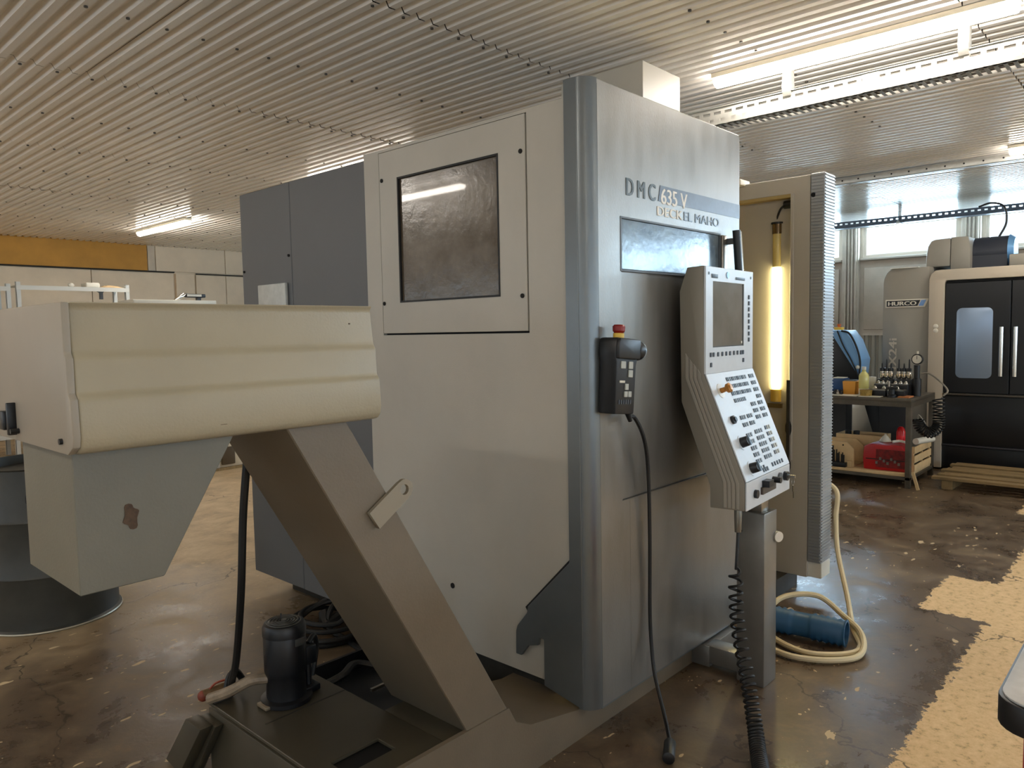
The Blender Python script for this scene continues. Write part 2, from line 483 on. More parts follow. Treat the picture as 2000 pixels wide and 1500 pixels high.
# left wall (far left of the picture)
wl = MB().box(XL - 0.2, WX + 0.2, YW + 0.03, YW + 0.25, 0, 3.14).build('wall_left', CONC, kind='structure')
def wpanel(x0, x1, z0, z1, y=YW, t=0.03, m=CONC, name='wall_panel'):
    return MB().box(x0 + 0.006, x1 - 0.006, y, y + t + 0.002, z0 + 0.006, z1 - 0.006).build(name, m, wl, bev=0.003, seg=1)
for x0, x1 in ((XL, -1.4), (-1.4, 1.6), (1.6, 4.36), (4.36, 5.68)): wpanel(x0, x1, 0, 2.61)
wpanel(5.70, 6.04, 0, 2.61, y=YW - 0.02, t=0.05)
for x0, x1 in ((6.06, 6.62), (6.62, 9.5), (9.5, WX)): wpanel(x0, x1, 0, 2.60)
wpanel(XL, 5.25, 2.63, 3.12, m=OCHRE, name='ochre_board')
wpanel(5.25, 5.38, 2.63, 3.12, m=CONC2)
wpanel(5.38, 6.62, 2.63, 3.12); wpanel(6.62, WX, 2.63, 3.12)
MB().box(XL, 5.68, YW - 0.03, YW, 2.612, 2.632).build('trim_left', JOINT, kind='structure')
MB().box(6.06, WX, YW - 0.01, YW, 2.602, 2.622).build('trim_2', JOINT, kind='structure')

# back and near walls (behind the photographer), with a row of added fill windows each
def pierced(name, ranges, axis, pos, lo, hi):
    mb = MB()
    def B(u0, u1, z0, z1):
        if axis == 'x': mb.box(pos - 0.2, pos, u0, u1, z0, z1)
        else: mb.box(u0, u1, pos - 0.2, pos, z0, z1)
    B(lo, hi, 0, BZ0); B(lo, hi, BZ1, 3.14)
    e = [lo]
    for a, b in ranges: e += [a, b]
    e.append(hi)
    for k in range(0, len(e), 2): B(e[k], e[k + 1], BZ0, BZ1)
    wo = mb.build(name, CONC, kind='structure')
    for a, b in ranges:
        f = MB(); ax = 'x' if axis == 'x' else 'y'
        frame(f, ax, pos - 0.12, pos - 0.05, a, b, BZ0, BZ1, a + 0.05, b - 0.05, BZ0 + 0.05, BZ1 - 0.05)
        f.build('window_frame', mat('window_frame_paint', '#b9b0a2', 0.5), wo)
        p = MB()
        if axis == 'x': p.box(pos - 0.09, pos - 0.084, a + 0.05, b - 0.05, BZ0 + 0.05, BZ1 - 0.05)
        else: p.box(a + 0.05, b - 0.05, pos - 0.09, pos - 0.084, BZ0 + 0.05, BZ1 - 0.05)
        p.build('pane', PANE, wo)
pierced('wall_near', NEAR_FILL_WIN, 'x', XL, YB - 0.2, YW + 0.2)
pierced('wall_back', BACK_FILL_WIN, 'y', YB, XL - 0.2, WX + 0.2)

# window wall
wr = MB()
wr.box(WX, WX + 0.2, YB - 0.2, YW + 0.2, 0, WIN_Z0)
wr.box(WX, WX + 0.2, YB - 0.2, YW + 0.2, WIN_Z1, 3.14)
ys = sorted(WIN_Y); edges = [YB - 0.2]
for y in ys: edges += [y, y + WIN_W]
edges.append(YW + 0.2)
for k in range(0, len(edges), 2):
    wr.box(WX, WX + 0.2, edges[k], edges[k + 1], WIN_Z0, WIN_Z1)
wright = wr.build('wall_right', FIELD, kind='structure')
for n_, y in enumerate(ys, 1):
    f_ = MB(); frame(f_, 'x', WX + 0.02, WX + 0.10, y, y + WIN_W, WIN_Z0, WIN_Z1, y + 0.04, y + WIN_W - 0.04, WIN_Z0 + 0.04, WIN_Z1 - 0.03)
    fo = f_.build('window_%d' % n_, mat('window_frame_paint', '#b9b0a2', 0.5), kind='structure')
    MB().box(WX + 0.05, WX + 0.056, y + 0.04, y + WIN_W - 0.04, WIN_Z0 + 0.04, WIN_Z1 - 0.03).build('pane', PANE, fo)
    MB().box(WX - 0.09, WX, y - 0.03, y + WIN_W + 0.03, WIN_Z0 - 0.05, WIN_Z0 - 0.015).build('window_sill', mat('sill_paint', '#a8a093', 0.5), fo, bev=0.004)
    # field panel below and pilaster beside the window
    if -1.0 < y < 5:
        MB().box(WX - 0.03, WX, y + 0.02, y + WIN_W - 0.02, 1.42, WIN_Z0 - 0.16).build('wall_panel', FIELD, wright, bev=0.01)
        cg = MB()
        yy0 = y
        pts = []
        while yy0 < y + WIN_W - 0.05:
            pts += [(WX - 0.005, yy0), (WX - 0.03, yy0 + 0.02), (WX - 0.03, yy0 + 0.06), (WX - 0.005, yy0 + 0.08)]; yy0 += 0.10
        pts += [(WX + 0.01, yy0), (WX + 0.01, y)]
        cg.prism(pts, 'z', 0.0, 1.33).build('corrugated_cladding', mat('cladding_grey', '#8d887c', 0.5), wright)
        MB().box(WX - 0.045, WX, y, y + WIN_W, 1.33, 1.36).build('ledge', FIELD, wright)
    py = y + WIN_W
    if -2.5 < y < 5:
        pl = MB().box(WX - 0.10, WX, py + 0.05, py + 0.29, 0, 3.05)
        for q in (0.07, 0.12, 0.17, 0.22): pl.box(WX - 0.13, WX - 0.10, py + q, py + q + 0.025, 0, 3.03)
        pl.build('pilaster', mat('pilaster_paint', '#a99f91', 0.6, noise=0.12, nscale=4), wright, bev=0.004)
MB().box(WX - 0.12, WX, YB, YW, 3.03, 3.06).build('trim_3', FIELD, kind='structure')


# ================================================================== CEILING SERVICES
def batten(label, x, y0, y1, name='fluorescent_lamp', w_=0.10, group=None):
    r = root(name, label, 'lamp', (x, (y0 + y1) / 2, 3.05), group)
    h = (y1 - y0) / 2
    prof = [(-w_ / 2, 0.0), (w_ / 2, 0.0), (w_ / 2, -0.030), (-w_ / 2, -0.030)]
    MB().prism(prof, 'y', -h, h).build('housing', mat('lamp_housing', '#d8d0bc', 0.5), r, bev=0.006)
    d = []
    for i in range(9):
        a = PI + PI * i / 8; d.append((w_ / 2 * 0.96 * math.cos(a), -0.030 + 0.052 * math.sin(a)))
    MB().prism(d, 'y', -h + 0.008, h - 0.008).build('diffuser', TUBE, r, bev=0.012, seg=3)
    for s in (-0.55, 0.55): MB().box(-0.03, 0.03, s * h - 0.02, s * h + 0.02, -0.002, 0.012).build('bracket', GALV, r)
    return r

batten('long lit fluorescent lamp above the perforated cable tray, top right', 4.35, 0.66, 2.24)
batten('small distant lit fluorescent lamp under the ceiling by the left wall', 4.45, 9.75, 11.35)
batten('lit fluorescent lamp at the right edge, near the high windows', 7.95, -0.3, 1.27)
batten('lit fluorescent lamp hidden on the ceiling behind the milling machine', 4.40, 5.2, 6.8)
for x_, y_ in ((4.35, -3.9), (-1.2, 1.0), (-1.2, 5.6), (-1.2, -3.9), (8.0, 5.2), (8.0, -4.8), (-1.2, 10.0)):
    batten('fluorescent lamp on the ceiling outside the picture', x_, y_, y_ + 1.58, group='ceiling lamps outside the picture')

# near perforated tray
def tray(label, x, y0, y1, z0, z1, step, seg_cat='cable tray', mesh_depth=0.14, name='cable_tray'):
    r = root(name, label, seg_cat, (0, 0, 0))
    s = MB(); h = z1 - z0; t = 0.003
    # slotted side: rails and bridges leave open slots
    zs = [z0, z0 + h * 0.20, z0 + h * 0.36, z0 + h * 0.60, z0 + h * 0.76, z1]
    s.box(x, x + t, y0, y1, zs[0], zs[1]); s.box(x, x + t, y0, y1, zs[2], zs[3]); s.box(x, x + t, y0, y1, zs[4], zs[5])
    y = y0; k = 0
    while y < y1:
        s.box(x, x + t, y + 0.03, y + step, zs[1], zs[2]); s.box(x, x + t, y, y + step - 0.03 - 0.02, zs[3], zs[4]); y += step
    s.box(x - 0.012, x + t, y0, y1, z1 - 0.003, z1); s.box(x, x + 0.016, y0, y1, z0, z0 + 0.003)
    s.build('slotted_side', GALV, r)
    b = MB(); y = y0
    # ladder bottom behind the side
    b.box(x + mesh_depth, x + mesh_depth + t, y0, y1, z0, z0 + h)
    while y < y1:
        b.box(x, x + mesh_depth, y, y + 0.018, z0, z0 + 0.004); y += 0.042
    b.build('ladder_bottom', GALV, r)
    c = MB()
    for q in range(4):
        pts = [(x + 0.03 + 0.025 * q + 0.008 * math.sin(k * 1.7 + q), y0 + (y1 - y0) * k / 24, z0 + 0.014 + 0.004 * math.sin(k * 2.3 + 2 * q)) for k in range(25)]
        c.tube(pts, 0.007, 6)
    c.build('cables', mat('cable_grey', '#55524c', 0.6), r)
    return r

t1 = tray('slotted white metal cable tray hung beside the long fluorescent lamp', 4.50, -3.0, 4.2, 2.79, 2.90, 0.075)
for y in (0.90, 1.82, 2.8, 0.0, -1.0):
    MB().prism([(4.49, 2.87), (4.53, 2.87), (4.55, 2.92), (4.54, 2.97), (4.54, 3.055), (4.48, 3.055), (4.48, 2.97), (4.47, 2.92)], 'y', y, y + 0.05).build('hanger', GALV, t1, bev=0.003)
MB().box(4.497, 4.50, 1.33, 1.42, 2.795, 2.895).build('joint_plate', GALV, t1)
# far tray: round holed rails before the windows
r = root('cable_tray', 'dark round-holed cable tray running along the top of the high windows', 'cable tray')
s = MB(); y = -2.0; x = 11.3
s.box(x, x + 0.004, -2, 7, 2.905, 2.920); s.box(x, x + 0.004, -2, 7, 2.960, 2.985)
while y < 7: s.box(x, x + 0.004, y, y + 0.038, 2.92, 2.96); y += 0.075
s.build('holed_side', mat('dark_tray_steel', '#4a525c', 0.5, metal=0.3), r)
s = MB(); y = -2.0
s.box(x, x + 0.16, -2, 7, 2.894, 2.900); s.box(x + 0.16, x + 0.164, -2, 7, 2.894, 2.96)
s.build('tray_bottom', mat('dark_tray_steel', '#4a525c'), r)
for y in (3.05, 0.9, 5.2, -1.2): MB().prism([(11.28, 2.88), (11.48, 2.88), (11.48, 2.90), (11.40, 2.95), (11.40, 3.055), (11.36, 3.055), (11.36, 2.95), (11.28, 2.90)], 'y', y, y + 0.04).build('hanger', GALV, r)
# perforated profile across mid ceiling
r = root('ceiling_channel', 'narrow perforated metal channel crossing the ceiling before the windows', 'channel')
MB().box(8.28, 8.36, -2, 8, 2.985, 3.05).build('channel_body', GALV, r, bev=0.004)
s = MB(); y = -2
while y < 8: s.cyl((8.276, y, 3.017), (8.282, y, 3.017), 0.009, n=6); y += 0.16
s.build('hole', DARKHOLE, r, kind='stuff')

# ================================================================== MAIN MACHINE
mc = root('machining_center', 'large cream and silver enclosed milling machine in the middle of the hall', 'machine', (3.2, 2.8, 0))
mc_inv = Matrix.Translation((-3.2, -2.8, 0))
def P(mb, name, m, parent=None, **k):
    par = parent or mc
    if par is mc: mb.xf(mc_inv)
    return mb.build(name, m, par, **k)

SX = 2.115
# side panel with its opening for the access panel
sp = MB(); frame(sp, 'x', SX, SX + 0.02, 1.64, 2.83, 0.165, 2.315, 1.842, 2.722, 1.492, 2.302)
side = P(sp, 'side_panel', CREAM)
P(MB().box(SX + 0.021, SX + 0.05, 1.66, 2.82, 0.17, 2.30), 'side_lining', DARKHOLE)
ap = MB(); frame(ap, 'x', SX - 0.004, SX + 0.016, 1.848, 2.716, 1.500, 2.299, 1.990, 2.585, 1.640, 2.172)
ap = P(ap, 'access_panel', CREAM, bev=0.0015, seg=1)
apw = MB().box(SX + 0.004, SX + 0.010, 1.985, 2.590, 1.635, 2.177).xf(mc_inv).build('window', AMBERW, ap)
g_ = MB(); frame(g_, 'x', SX - 0.006, SX + 0.004, 1.984, 2.591, 1.634, 2.178, 1.992, 2.583, 1.642, 2.170)
g_.xf(mc_inv).build('window_seal', BLACKR, ap)
for y, z in ((1.868, 2.165), (1.870, 1.632), (2.696, 2.178), (2.702, 1.634)):
    MB().cyl((SX - 0.0045, y, z), (SX - 0.008, y, z), 0.009, n=10).xf(mc_inv).build('screw', DARKHOLE, ap)
P(MB().cyl((SX - 0.003, 2.30, 0.422), (SX, 2.30, 0.422), 0.012, n=10), 'plug_hole', DARKHOLE)
P(MB().box(2.3, 2.32, 2.26, 2.30, 2.31, 2.37), 'roof_bracket', GALV)
# roof and body behind
P(MB().box(SX + 0.021, 3.24, 1.70, 2.80, 2.26, 2.31).box(3.24, 4.10, 2.05, 2.80, 2.26, 2.31), 'roof_panel', CREAM)
P(MB().box(SX + 0.10, 4.10, 2.80, 2.84, 0.165, 2.26), 'back_panel', CREAM)
# rear cabinet
rc = P(MB().box(2.12, 3.9, 2.835, 3.475, 0.139, 2.29), 'rear_cabinet', DKGREY, bev=0.002, seg=1)
rd = P(MB().box(2.12, 3.9, 3.480, 3.995, 0.139, 2.29), 'rear_cabinet_door', DKGREY, bev=0.003, seg=1)
for y, z in ((3.50, 1.915), (3.97, 1.86)): MB().cyl((2.112, y, z), (2.121, y, z), 0.007, n=8).xf(mc_inv).build('lock', DARKHOLE, rd)
MB().box(2.10, 2.118, 3.52, 3.80, 1.62, 1.775).xf(mc_inv).build('document_pocket', mat('pale_metal_pocket', '#c9cbc6', 0.4, noise=0.1, nscale=25), rd, bev=0.004)
P(MB().box(2.30, 3.8, 2.9, 3.9, 0.0, 0.14), 'machine_foot', PLINTH)
# plinth under side
P(MB().box(2.16, 4.0, 1.76, 2.83, 0.01, 0.163), 'plinth', PLINTH)
P(MB().box(2.15, 2.165, 1.78, 1.80, 0.0, 0.163), 'plinth_edge', HOODG)

# front shell: side flange + rounded corner + front plate (one bent sheet each)
lobe = [(1.60, 2.379), (1.657, 2.379), (1.657, 0.652), (1.862, 0.440), (1.868, 0.413), (1.918, 0.352), (1.926, 0.328), (1.928, 0.236), (1.900, 0.236), (1.862, 0.285), (1.812, 0.300), (1.806, 0.330), (1.784, 0.330), (1.784, 0.150), (1.60, 0.115)]
lobe = [(1.60, 2.370)] + [(1.657, 2.370)] + lobe[2:]
P(MB().prism(lobe, 'x', 2.100, 2.113), 'side_flange', SILVERD, bev=0.0015, seg=1)
P(MB().prism([(1.650, 0.660), (1.664, 0.660), (1.885, 0.430), (1.875, 0.415)], 'x', 2.1125, 2.120), 'flange_seal', BLACKR)
cr = []; R_ = 0.062
for i in range(9):
    a = PI + (PI / 2) * i / 8
    cr.append((2.100 + R_ + R_ * math.cos(a), 1.557 + R_ + R_ * math.sin(a)))
inner = [(2.100 + R_ + (R_ - 0.012) * math.cos(PI + PI / 2 * i / 8), 1.557 + R_ + (R_ - 0.012) * math.sin(PI + PI / 2 * i / 8)) for i in range(8, -1, -1)]
P(MB().prism(cr + inner, 'z', 0.115, 2.370), 'corner_pillar', SILVERD)
# front door plate, split by the recessed field
RX0, RX1, RZ0, RZ1 = 2.302, 3.075, 0.860, 1.908
fp = MB(); frame(fp, 'y', 1.557, 1.575, 2.163, 3.262, 0.118, 2.352, RX0, RX1, RZ0, RZ1)
door = P(fp, 'front_door', SILVER)
MB().box(RX0, RX1, 1.568, 1.576, RZ0, 1.715).xf(mc_inv).build('recessed_field', SILVER, door, bev=0.002, seg=1)
MB().box(RX0 + 0.004, RX1 - 0.004, 1.562, 1.574, 1.720, RZ1 - 0.004).xf(mc_inv).build('door_window', DOORW, door, bev=0.002, seg=1)
g_ = MB(); frame(g_, 'y', 1.5555, 1.570, RX0 - 0.003, RX1 + 0.003, 1.712, RZ1 + 0.003, RX0 + 0.005, RX1 - 0.005, 1.719, RZ1 - 0.004)
g_.xf(mc_inv).build('window_seal', mat('grey_seal', '#5a5f63', 0.5), door)
MB().box(2.16, 3.262, 1.560, 1.62, 2.350, 2.370).xf(mc_inv).build('door_top_fold', SILVER, door, bev=0.003, seg=1)
MB().box(2.17, 3.262, 1.565, 1.60, 0.105, 0.120).xf(mc_inv).build('door_bottom_fold', SILVERD, door)
MB().box(3.250, 3.265, 1.560, 1.64, 0.118, 2.352).xf(mc_inv).build('door_edge_fold', SILVER, door)
P(MB().box(2.16, 3.245, 1.665, 1.69, 0.12, 2.30), 'door_backing', YEL_LIT)
P(MB().box(2.35, 3.262, 1.5565, 1.5575, 0.12, 0.858), 'lower_skin', SILVER)
# band and lettering
BAND = mat('dark_band', '#5a5f66', 0.35, metal=0.4, noise=0.12, nscale=30)
LDK = mat('dark_lettering', '#4c504f', 0.35, metal=0.4)
LWH = mat('white_lettering', '#fff9ee', 0.6)
MB().prism([(2.560, 1.994), (3.262, 1.994), (3.262, 2.056), (2.575, 2.056)], 'y', 1.5555, 1.5575).xf(mc_inv).build('marking_band', BAND, door)
off = Vector((-3.2, -2.8, 0))
def dl(t, m, x, z, wd, h, bo=0.0):
    return lettering(t, door, m, Vector((x, 1.5560, z)) + off, (1, 0, 0), (0, 0, 1), wd, h, bold=bo)
dl('D M C', LDK, 2.337, 1.990, 0.205, 0.064, 0.0026)
dl('635 V', LWH, 2.580, 1.986, 0.205, 0.060, 0.0022)
door_l = dl('DECK', LWH, 2.552, 1.938, 0.195, 0.036, 0.0016)  # chrome letters, bright reflection on this half painted white
dl('EL MAHO', mat('dim_reflection_lettering', '#72777c', 0.4, metal=0.3), 2.758, 1.938, 0.305, 0.036, 0.0016)  # same chrome letters, dimmer reflection painted grey
# handle bar on door
hd = MB().cyl((3.125, 1.505, 1.925), (3.165, 1.495, 1.50), 0.017, n=14).xf(mc_inv).build('door_handle', BLACKP, door)
MB().cyl((3.150, 1.500, 1.921), (3.190, 1.493, 1.50), 0.008, n=8).xf(mc_inv).build('handle_trim', CHROME, door)
for z in (1.88, 1.56): MB().box(3.12, 3.15, 1.50, 1.56, z - 0.012, z + 0.012).xf(mc_inv).build('handle_mount', DKGREY, door)
MB().box(3.078, 3.12, 1.545, 1.558, 1.50, 1.905).xf(mc_inv).build('handle_guide', STEEL, door, bev=0.004)

# spindle column cover on top
P(MB().box(3.470, 3.860, 2.20, 2.75, 2.30, 2.915), 'spindle_motor_cover', CREAM, bev=0.003, seg=1)
P(MB().box(4.04, 4.16, 1.92, 2.03, 2.30, 2.335), 'cover_cap', WHITEP, bev=0.006)

# interior seen through the open door
P(MB().box(2.3, 4.08, 2.76, 2.79, 0.165, 2.26), 'interior_back', YEL_LIT)
# right hand frame
rf = MB(); frame(rf, 'x', 4.10, 4.16, 1.552, 2.83, 0.10, 2.31, 1.660, 2.70, 0.75, 2.222)
rfr = P(rf, 'right_frame', CREAM, bev=0.002, seg=1)
MB().box(4.22, 4.235, 1.50, 2.83, 0.10, 2.30).xf(mc_inv).build('interior_wall', YEL_LIT, rfr)
MB().box(4.097, 4.235, 1.640, 1.659, 0.75, 2.222).xf(mc_inv).build('door_jamb', CREAM, rfr, bev=0.002, seg=1)
MB().box(4.10, 4.235, 1.66, 2.70, 2.205, 2.222).xf(mc_inv).build('lintel', mat('lintel_paint', '#a8925c', 0.5), rfr)
MB().box(4.10, 4.235, 1.66, 2.70, 0.74, 0.76).xf(mc_inv).build('threshold', PLINTH, rfr)
MB().box(4.085, 4.10, 1.652, 1.668, 0.65, 1.20).xf(mc_inv).build('worn_seal', PLINTH, rfr)
for z, q in ((1.10, 0.03), (0.93, 0.05), (0.72, 0.04)):
    MB().sphere((4.098, 1.66, z), q, 10, (0.06, 0.4, 1.0)).xf(mc_inv).build('seal_stain', PLINTH, rfr)
MB().cyl((4.094, 1.535, 2.20), (4.10, 1.535, 2.20), 0.012, n=10).xf(mc_inv).build('plug_hole', DARKHOLE, rfr)
# outer column with horizontal ribs
colm = P(MB().box(4.102, 4.25, 1.476, 1.551, 0.19, 2.315), 'ribbed_column', ALU, bev=0.003, seg=1)
rb = MB(); z = 0.20
while z < 2.30:
    rb.prism([(z, 1.4765), (z + 0.009, 1.4765), (z + 0.0065, 1.4705), (z + 0.0025, 1.4705)], 'x', 4.104, 4.246)
    z += 0.0172
rb.v = [(a, c, b) for a, b, c in rb.v]
rb.xf(mc_inv).build('rib', ALU, colm, kind='stuff')
rb = MB(); z = 0.20
while z < 2.30:
    rb.box(4.095, 4.101, 1.482, 1.545, z, z + 0.009); z += 0.0172
rb.xf(mc_inv).build('side_rib', ALU, colm, kind='stuff')
P(MB().box(4.16, 4.24, 1.60, 3.4, 0.19, 2.30), 'right_outer_panel', CREAM)
P(MB().prism([(4.12, 1.478), (4.25, 1.478), (4.25, 1.60), (4.12, 1.60)], 'z', 0.10, 0.187), 'bottom_bracket', WHITEP, bev=0.003, seg=1)
P(MB().box(3.95, 4.24, 1.66, 2.8, 0.0, 0.10), 'right_foot', PLINTH)
# work lamp inside the doorway
wl_ = P(MB().cyl((4.17, 1.76, 1.07), (4.17, 1.76, 1.14), 0.033, n=16), 'work_lamp', YEL_LIT)
def W(mb, name, m): return mb.xf(mc_inv).build(name, m, wl_)
W(MB().cyl((4.17, 1.76, 1.15), (4.17, 1.76, 1.83), 0.027, n=14), 'lit_tube', WORKLAMP)
W(MB().cyl((4.17, 1.76, 1.835), (4.17, 1.76, 2.02), 0.026, n=14), 'unlit_end', mat('unlit_tube', '#d9c988', 0.25))
W(MB().cyl((4.17, 1.76, 2.02), (4.17, 1.76, 2.075), 0.029, n=14), 'clear_end', mat('amber_end_cap', '#6b5638', 0.2, metal=0.3))
W(MB().cyl((4.17, 1.76, 2.075), (4.17, 1.76, 2.085), 0.036, n=14), 'end_cap', BLACKP)
W(MB().box(4.198, 4.218, 1.712, 1.730, 1.05, 2.07), 'mounting_rail', mat('rail_brass', '#b99c50', 0.4))
W(MB().box(4.14, 4.20, 1.72, 1.80, 1.035, 1.06), 'bottom_clip', mat('clip_brown', '#6e5a36', 0.4))
W(MB().tube(smooth([(4.17, 1.76, 2.085), (4.16, 1.755, 2.12), (4.15, 1.73, 2.16), (4.16, 1.69, 2.185)]), 0.006, 6), 'lamp_cable', BLACKR)
W(MB().cyl((4.155, 1.665, 2.175), (4.155, 1.715, 2.175), 0.022, n=12), 'cable_gland', BLACKP)

# ================================================================== HAND WHEEL PENDANT
hw = root('handwheel_pendant', 'black handheld control box with red stop button stuck on the silver door', 'remote control', (2.215, 1.50, 1.35))
def H(mb, name, m, parent=None, **k):
    return mb.build(name, m, parent or hw, **k)
tilt = Matrix.Rotation(math.radians(4.5), 4, 'Y')
H(MB().prism([(-0.060, -0.150), (0.058, -0.152), (0.062, 0.02), (0.070, 0.05), (0.070, 0.118), (-0.062, 0.118), (-0.068, 0.10), (-0.070, 0.06), (-0.062, 0.03)], 'y', -0.022, 0.052).xf(tilt), 'body', BLACKP, bev=0.006)
H(MB().prism([(-0.068, 0.045), (0.068, 0.045), (0.068, 0.116), (-0.062, 0.116), (-0.068, 0.10)], 'y', -0.036, -0.018).xf(tilt), 'grip_bulge', BLACKP, bev=0.006)
H(MB().cyl((0.064, -0.002, 0.078), (0.100, -0.002, 0.078), 0.036, n=24).xf(tilt), 'wheel_hub', BLACKP, bev=0.003)
H(MB().lathe((0.100, -0.002, 0.078), [(0.033, 0), (0.034, 0.006), (0.030, 0.014), (0.018, 0.020), (0.0, 0.021)], 24, (1, 0, 0)).xf(tilt), 'hand_wheel', mat('pale_blue_knob', '#9fb0bf', 0.3, metal=0.3))
H(MB().cyl((0.110, -0.014, 0.068), (0.124, -0.014, 0.068), 0.008, n=12).xf(tilt), 'wheel_finger', DARKHOLE)
H(MB().cyl((-0.01, 0.01, 0.118), (-0.01, 0.01, 0.135), 0.020, n=16).xf(tilt), 'stop_collar', YELLOWP, label='yellow collar')
H(MB().lathe((-0.01, 0.01, 0.135), [(0.016, 0), (0.022, 0.008), (0.023, 0.024), (0.018, 0.030), (0, 0.031)], 16).xf(tilt), 'stop_button', RED_LED, label='red mushroom button')
for x, z, a, b in ((-0.038, 0.010, 0.030, 0.028), (0.010, 0.010, 0.028, 0.028), (0.010, -0.020, 0.028, 0.028), (-0.008, -0.065, 0.022, 0.024), (-0.012, -0.090, 0.022, 0.022), (0.012, -0.090, 0.022, 0.022)):
    H(MB().box(x, x + a - 0.002, -0.026, -0.021, z, z + b - 0.002).xf(tilt), 'key', KEYL, bev=0.001, seg=1)
H(MB().box(-0.042, -0.010, -0.0245, -0.021, -0.040, -0.032).xf(tilt), 'name_strip', PAPER)
for k in range(6): H(MB().box(-0.045 + 0.014 * k, -0.036 + 0.014 * k, -0.024, -0.021, -0.115, -0.100).xf(tilt), 'small_key', mat('dark_small_key', '#303136', 0.5))
H(MB().cyl((0.052, 0.01, -0.150), (0.070, 0.01, -0.185), 0.012, 0.008, n=12), 'strain_relief', BLACKR)
H(MB().tube([Vector(p) - Vector((2.2, 1.50, 1.35)) for p in smooth([(2.268, 1.51, 1.180), (2.310, 1.515, 1.170), (2.361, 1.51, 1.09), (2.405, 1.52, 0.961), (2.430, 1.53, 0.70), (2.436, 1.535, 0.40), (2.425, 1.52, 0.25), (2.400, 1.49, 0.16), (2.335, 1.41, 0.055), (2.265, 1.350, 0.022), (2.23, 1.33, 0.018)], 8)], 0.0075, 8), 'cord', BLACKR)
H(MB().cyl((2.245 - 2.2, 1.335 - 1.5, 0.02 - 1.35), (2.15 - 2.2, 1.285 - 1.5, 0.024 - 1.35), 0.022, n=14), 'cord_connector', BLACKP, bev=0.003)

# ================================================================== OPERATOR CONSOLE
oc = root('operator_console', 'slanted grey control console with monitor and keypad on a steel post', 'control panel', (2.96, 1.33, 0))
A4 = math.radians(4.0)
# local frame: u along panel width, v outward, z up. origin at (2.65,1.41,0)
O0 = Vector((2.655, 1.415, 0)) - Vector((2.96, 1.33, 0))
ux = Vector((math.cos(A4), math.sin(A4), 0)); vn = Vector((math.sin(A4), -math.cos(A4), 0))
CM = Matrix((ux, vn, Vector((0, 0, 1)))).transposed().to_4x4(); CM.translation = O0
WU = 0.500
prof = [(0.0, 1.741), (0.004, 1.315), (0.168, 0.905), (0.168, 0.795), (0.028, 0.792), (0.028, 0.880), (-0.093, 1.205), (-0.100, 1.645), (-0.068, 1.737)]
def Q(mb, name, m, parent=None, **k): return mb.xf(CM).build(name, m, parent or oc, **k)
cab = Q(MB().prism(prof, 'x', 0.0, WU), 'housing', PANELS, bev=0.004, seg=2)
# front skins
def skin(u0, u1, a, b, t0, t1):
    """slab on the segment a->b of the profile, offset outward t0..t1"""
    a = Vector(a); b = Vector(b); d = (b - a).normalized(); n = Vector((-d.y, d.x))
    if n.x < 0: n = -n
    return MB().prism([tuple(a + n * t0), tuple(b + n * t0), tuple(b + n * t1), tuple(a + n * t1)], 'x', u0, u1)
F1a, F1b, F2b, F3b = (0.0, 1.741), (0.004, 1.315), (0.168, 0.905), (0.168, 0.795)
# monitor plate with an opening
ff = MB(); frame(ff, 'y', 0.001, 0.010, 0.002, WU - 0.002, 1.317, 1.739, 0.070, 0.395, 1.420, 1.682)
mon = Q(ff, 'monitor_plate', PANELW, bev=0.0015, seg=1)
Q(MB().box(0.066, 0.399, 0.002, 0.005, 1.416, 1.686), 'screen', SCREEN, mon)
Q(MB().box(0.070, 0.395, 0.0045, 0.0062, 1.420, 1.424), 'screen_seal', BLACKR, mon)
Q(MB().box(0.391, 0.395, 0.0045, 0.0062, 1.420, 1.682), 'screen_seal', BLACKR, mon)
Q(skin(0.002, WU - 0.002, F1b, F2b, 0.001, 0.007), 'keypad_plate', PANELW, bev=0.0015, seg=1)
Q(skin(0.002, WU - 0.002, F2b, F3b, 0.001, 0.007), 'lower_plate', PANELW, bev=0.0015, seg=1)
# side ribs along the slope
for k in range(4):
    d_ = 0.014 + 0.017 * k
    pts = [(0.004 - d_, 1.30 + 0.0 + 0.045 * 0), (0.160 - d_, 0.90), (0.160 - d_ * 0.95, 0.80), (0.150 - d_, 0.80), (0.148 - d_, 0.90), (-0.009 - d_, 1.30), (-0.009 - d_, 1.34 + 0.02 * k), (0.004 - d_, 1.32 + 0.02 * k)]
    Q(MB().prism(pts, 'x', -0.003, 0.001), 'side_rib', mat('side_rib_paint', '#9c968a', 0.45), bev=0.001, seg=1)
# key helper on planes
def on_front(u, z, t=0.010): return (u, t, z)
kk = MB().box(-0.007, 0.007, 0, 0.004, -0.009, 0.009)
me_key = kk.mesh('key', KEYD, bev=0.0015, seg=1)
def key(u, z, sc=1.0):
    piece(me_key, 'key', mon, mtx=CM @ Matrix.Translation((u, 0.010, z)))
for k in range(8): key(0.448, 1.628 - 0.0262 * k)
for u in (0.047, 0.074, 0.118, 0.160, 0.200, 0.240, 0.282, 0.320, 0.358, 0.382): key(u, 1.392 - 0.006 * 0)
key(0.050, 1.352); key(0.385, 1.358)
for u in (0.030, 0.470): Q(MB().cyl((u, 0.010, 1.712), (u, 0.0115, 1.712), 0.006, n=10), 'screw', KEYD, mon)
Q(MB().box(0.055, 0.115, 0.010, 0.012, 1.695, 1.711), 'badge', KEYD, mon, bev=0.001)
Q(MB().box(0.300, 0.400, 0.010, 0.012, 1.697, 1.708), 'badge', KEYD, mon, bev=0.001)
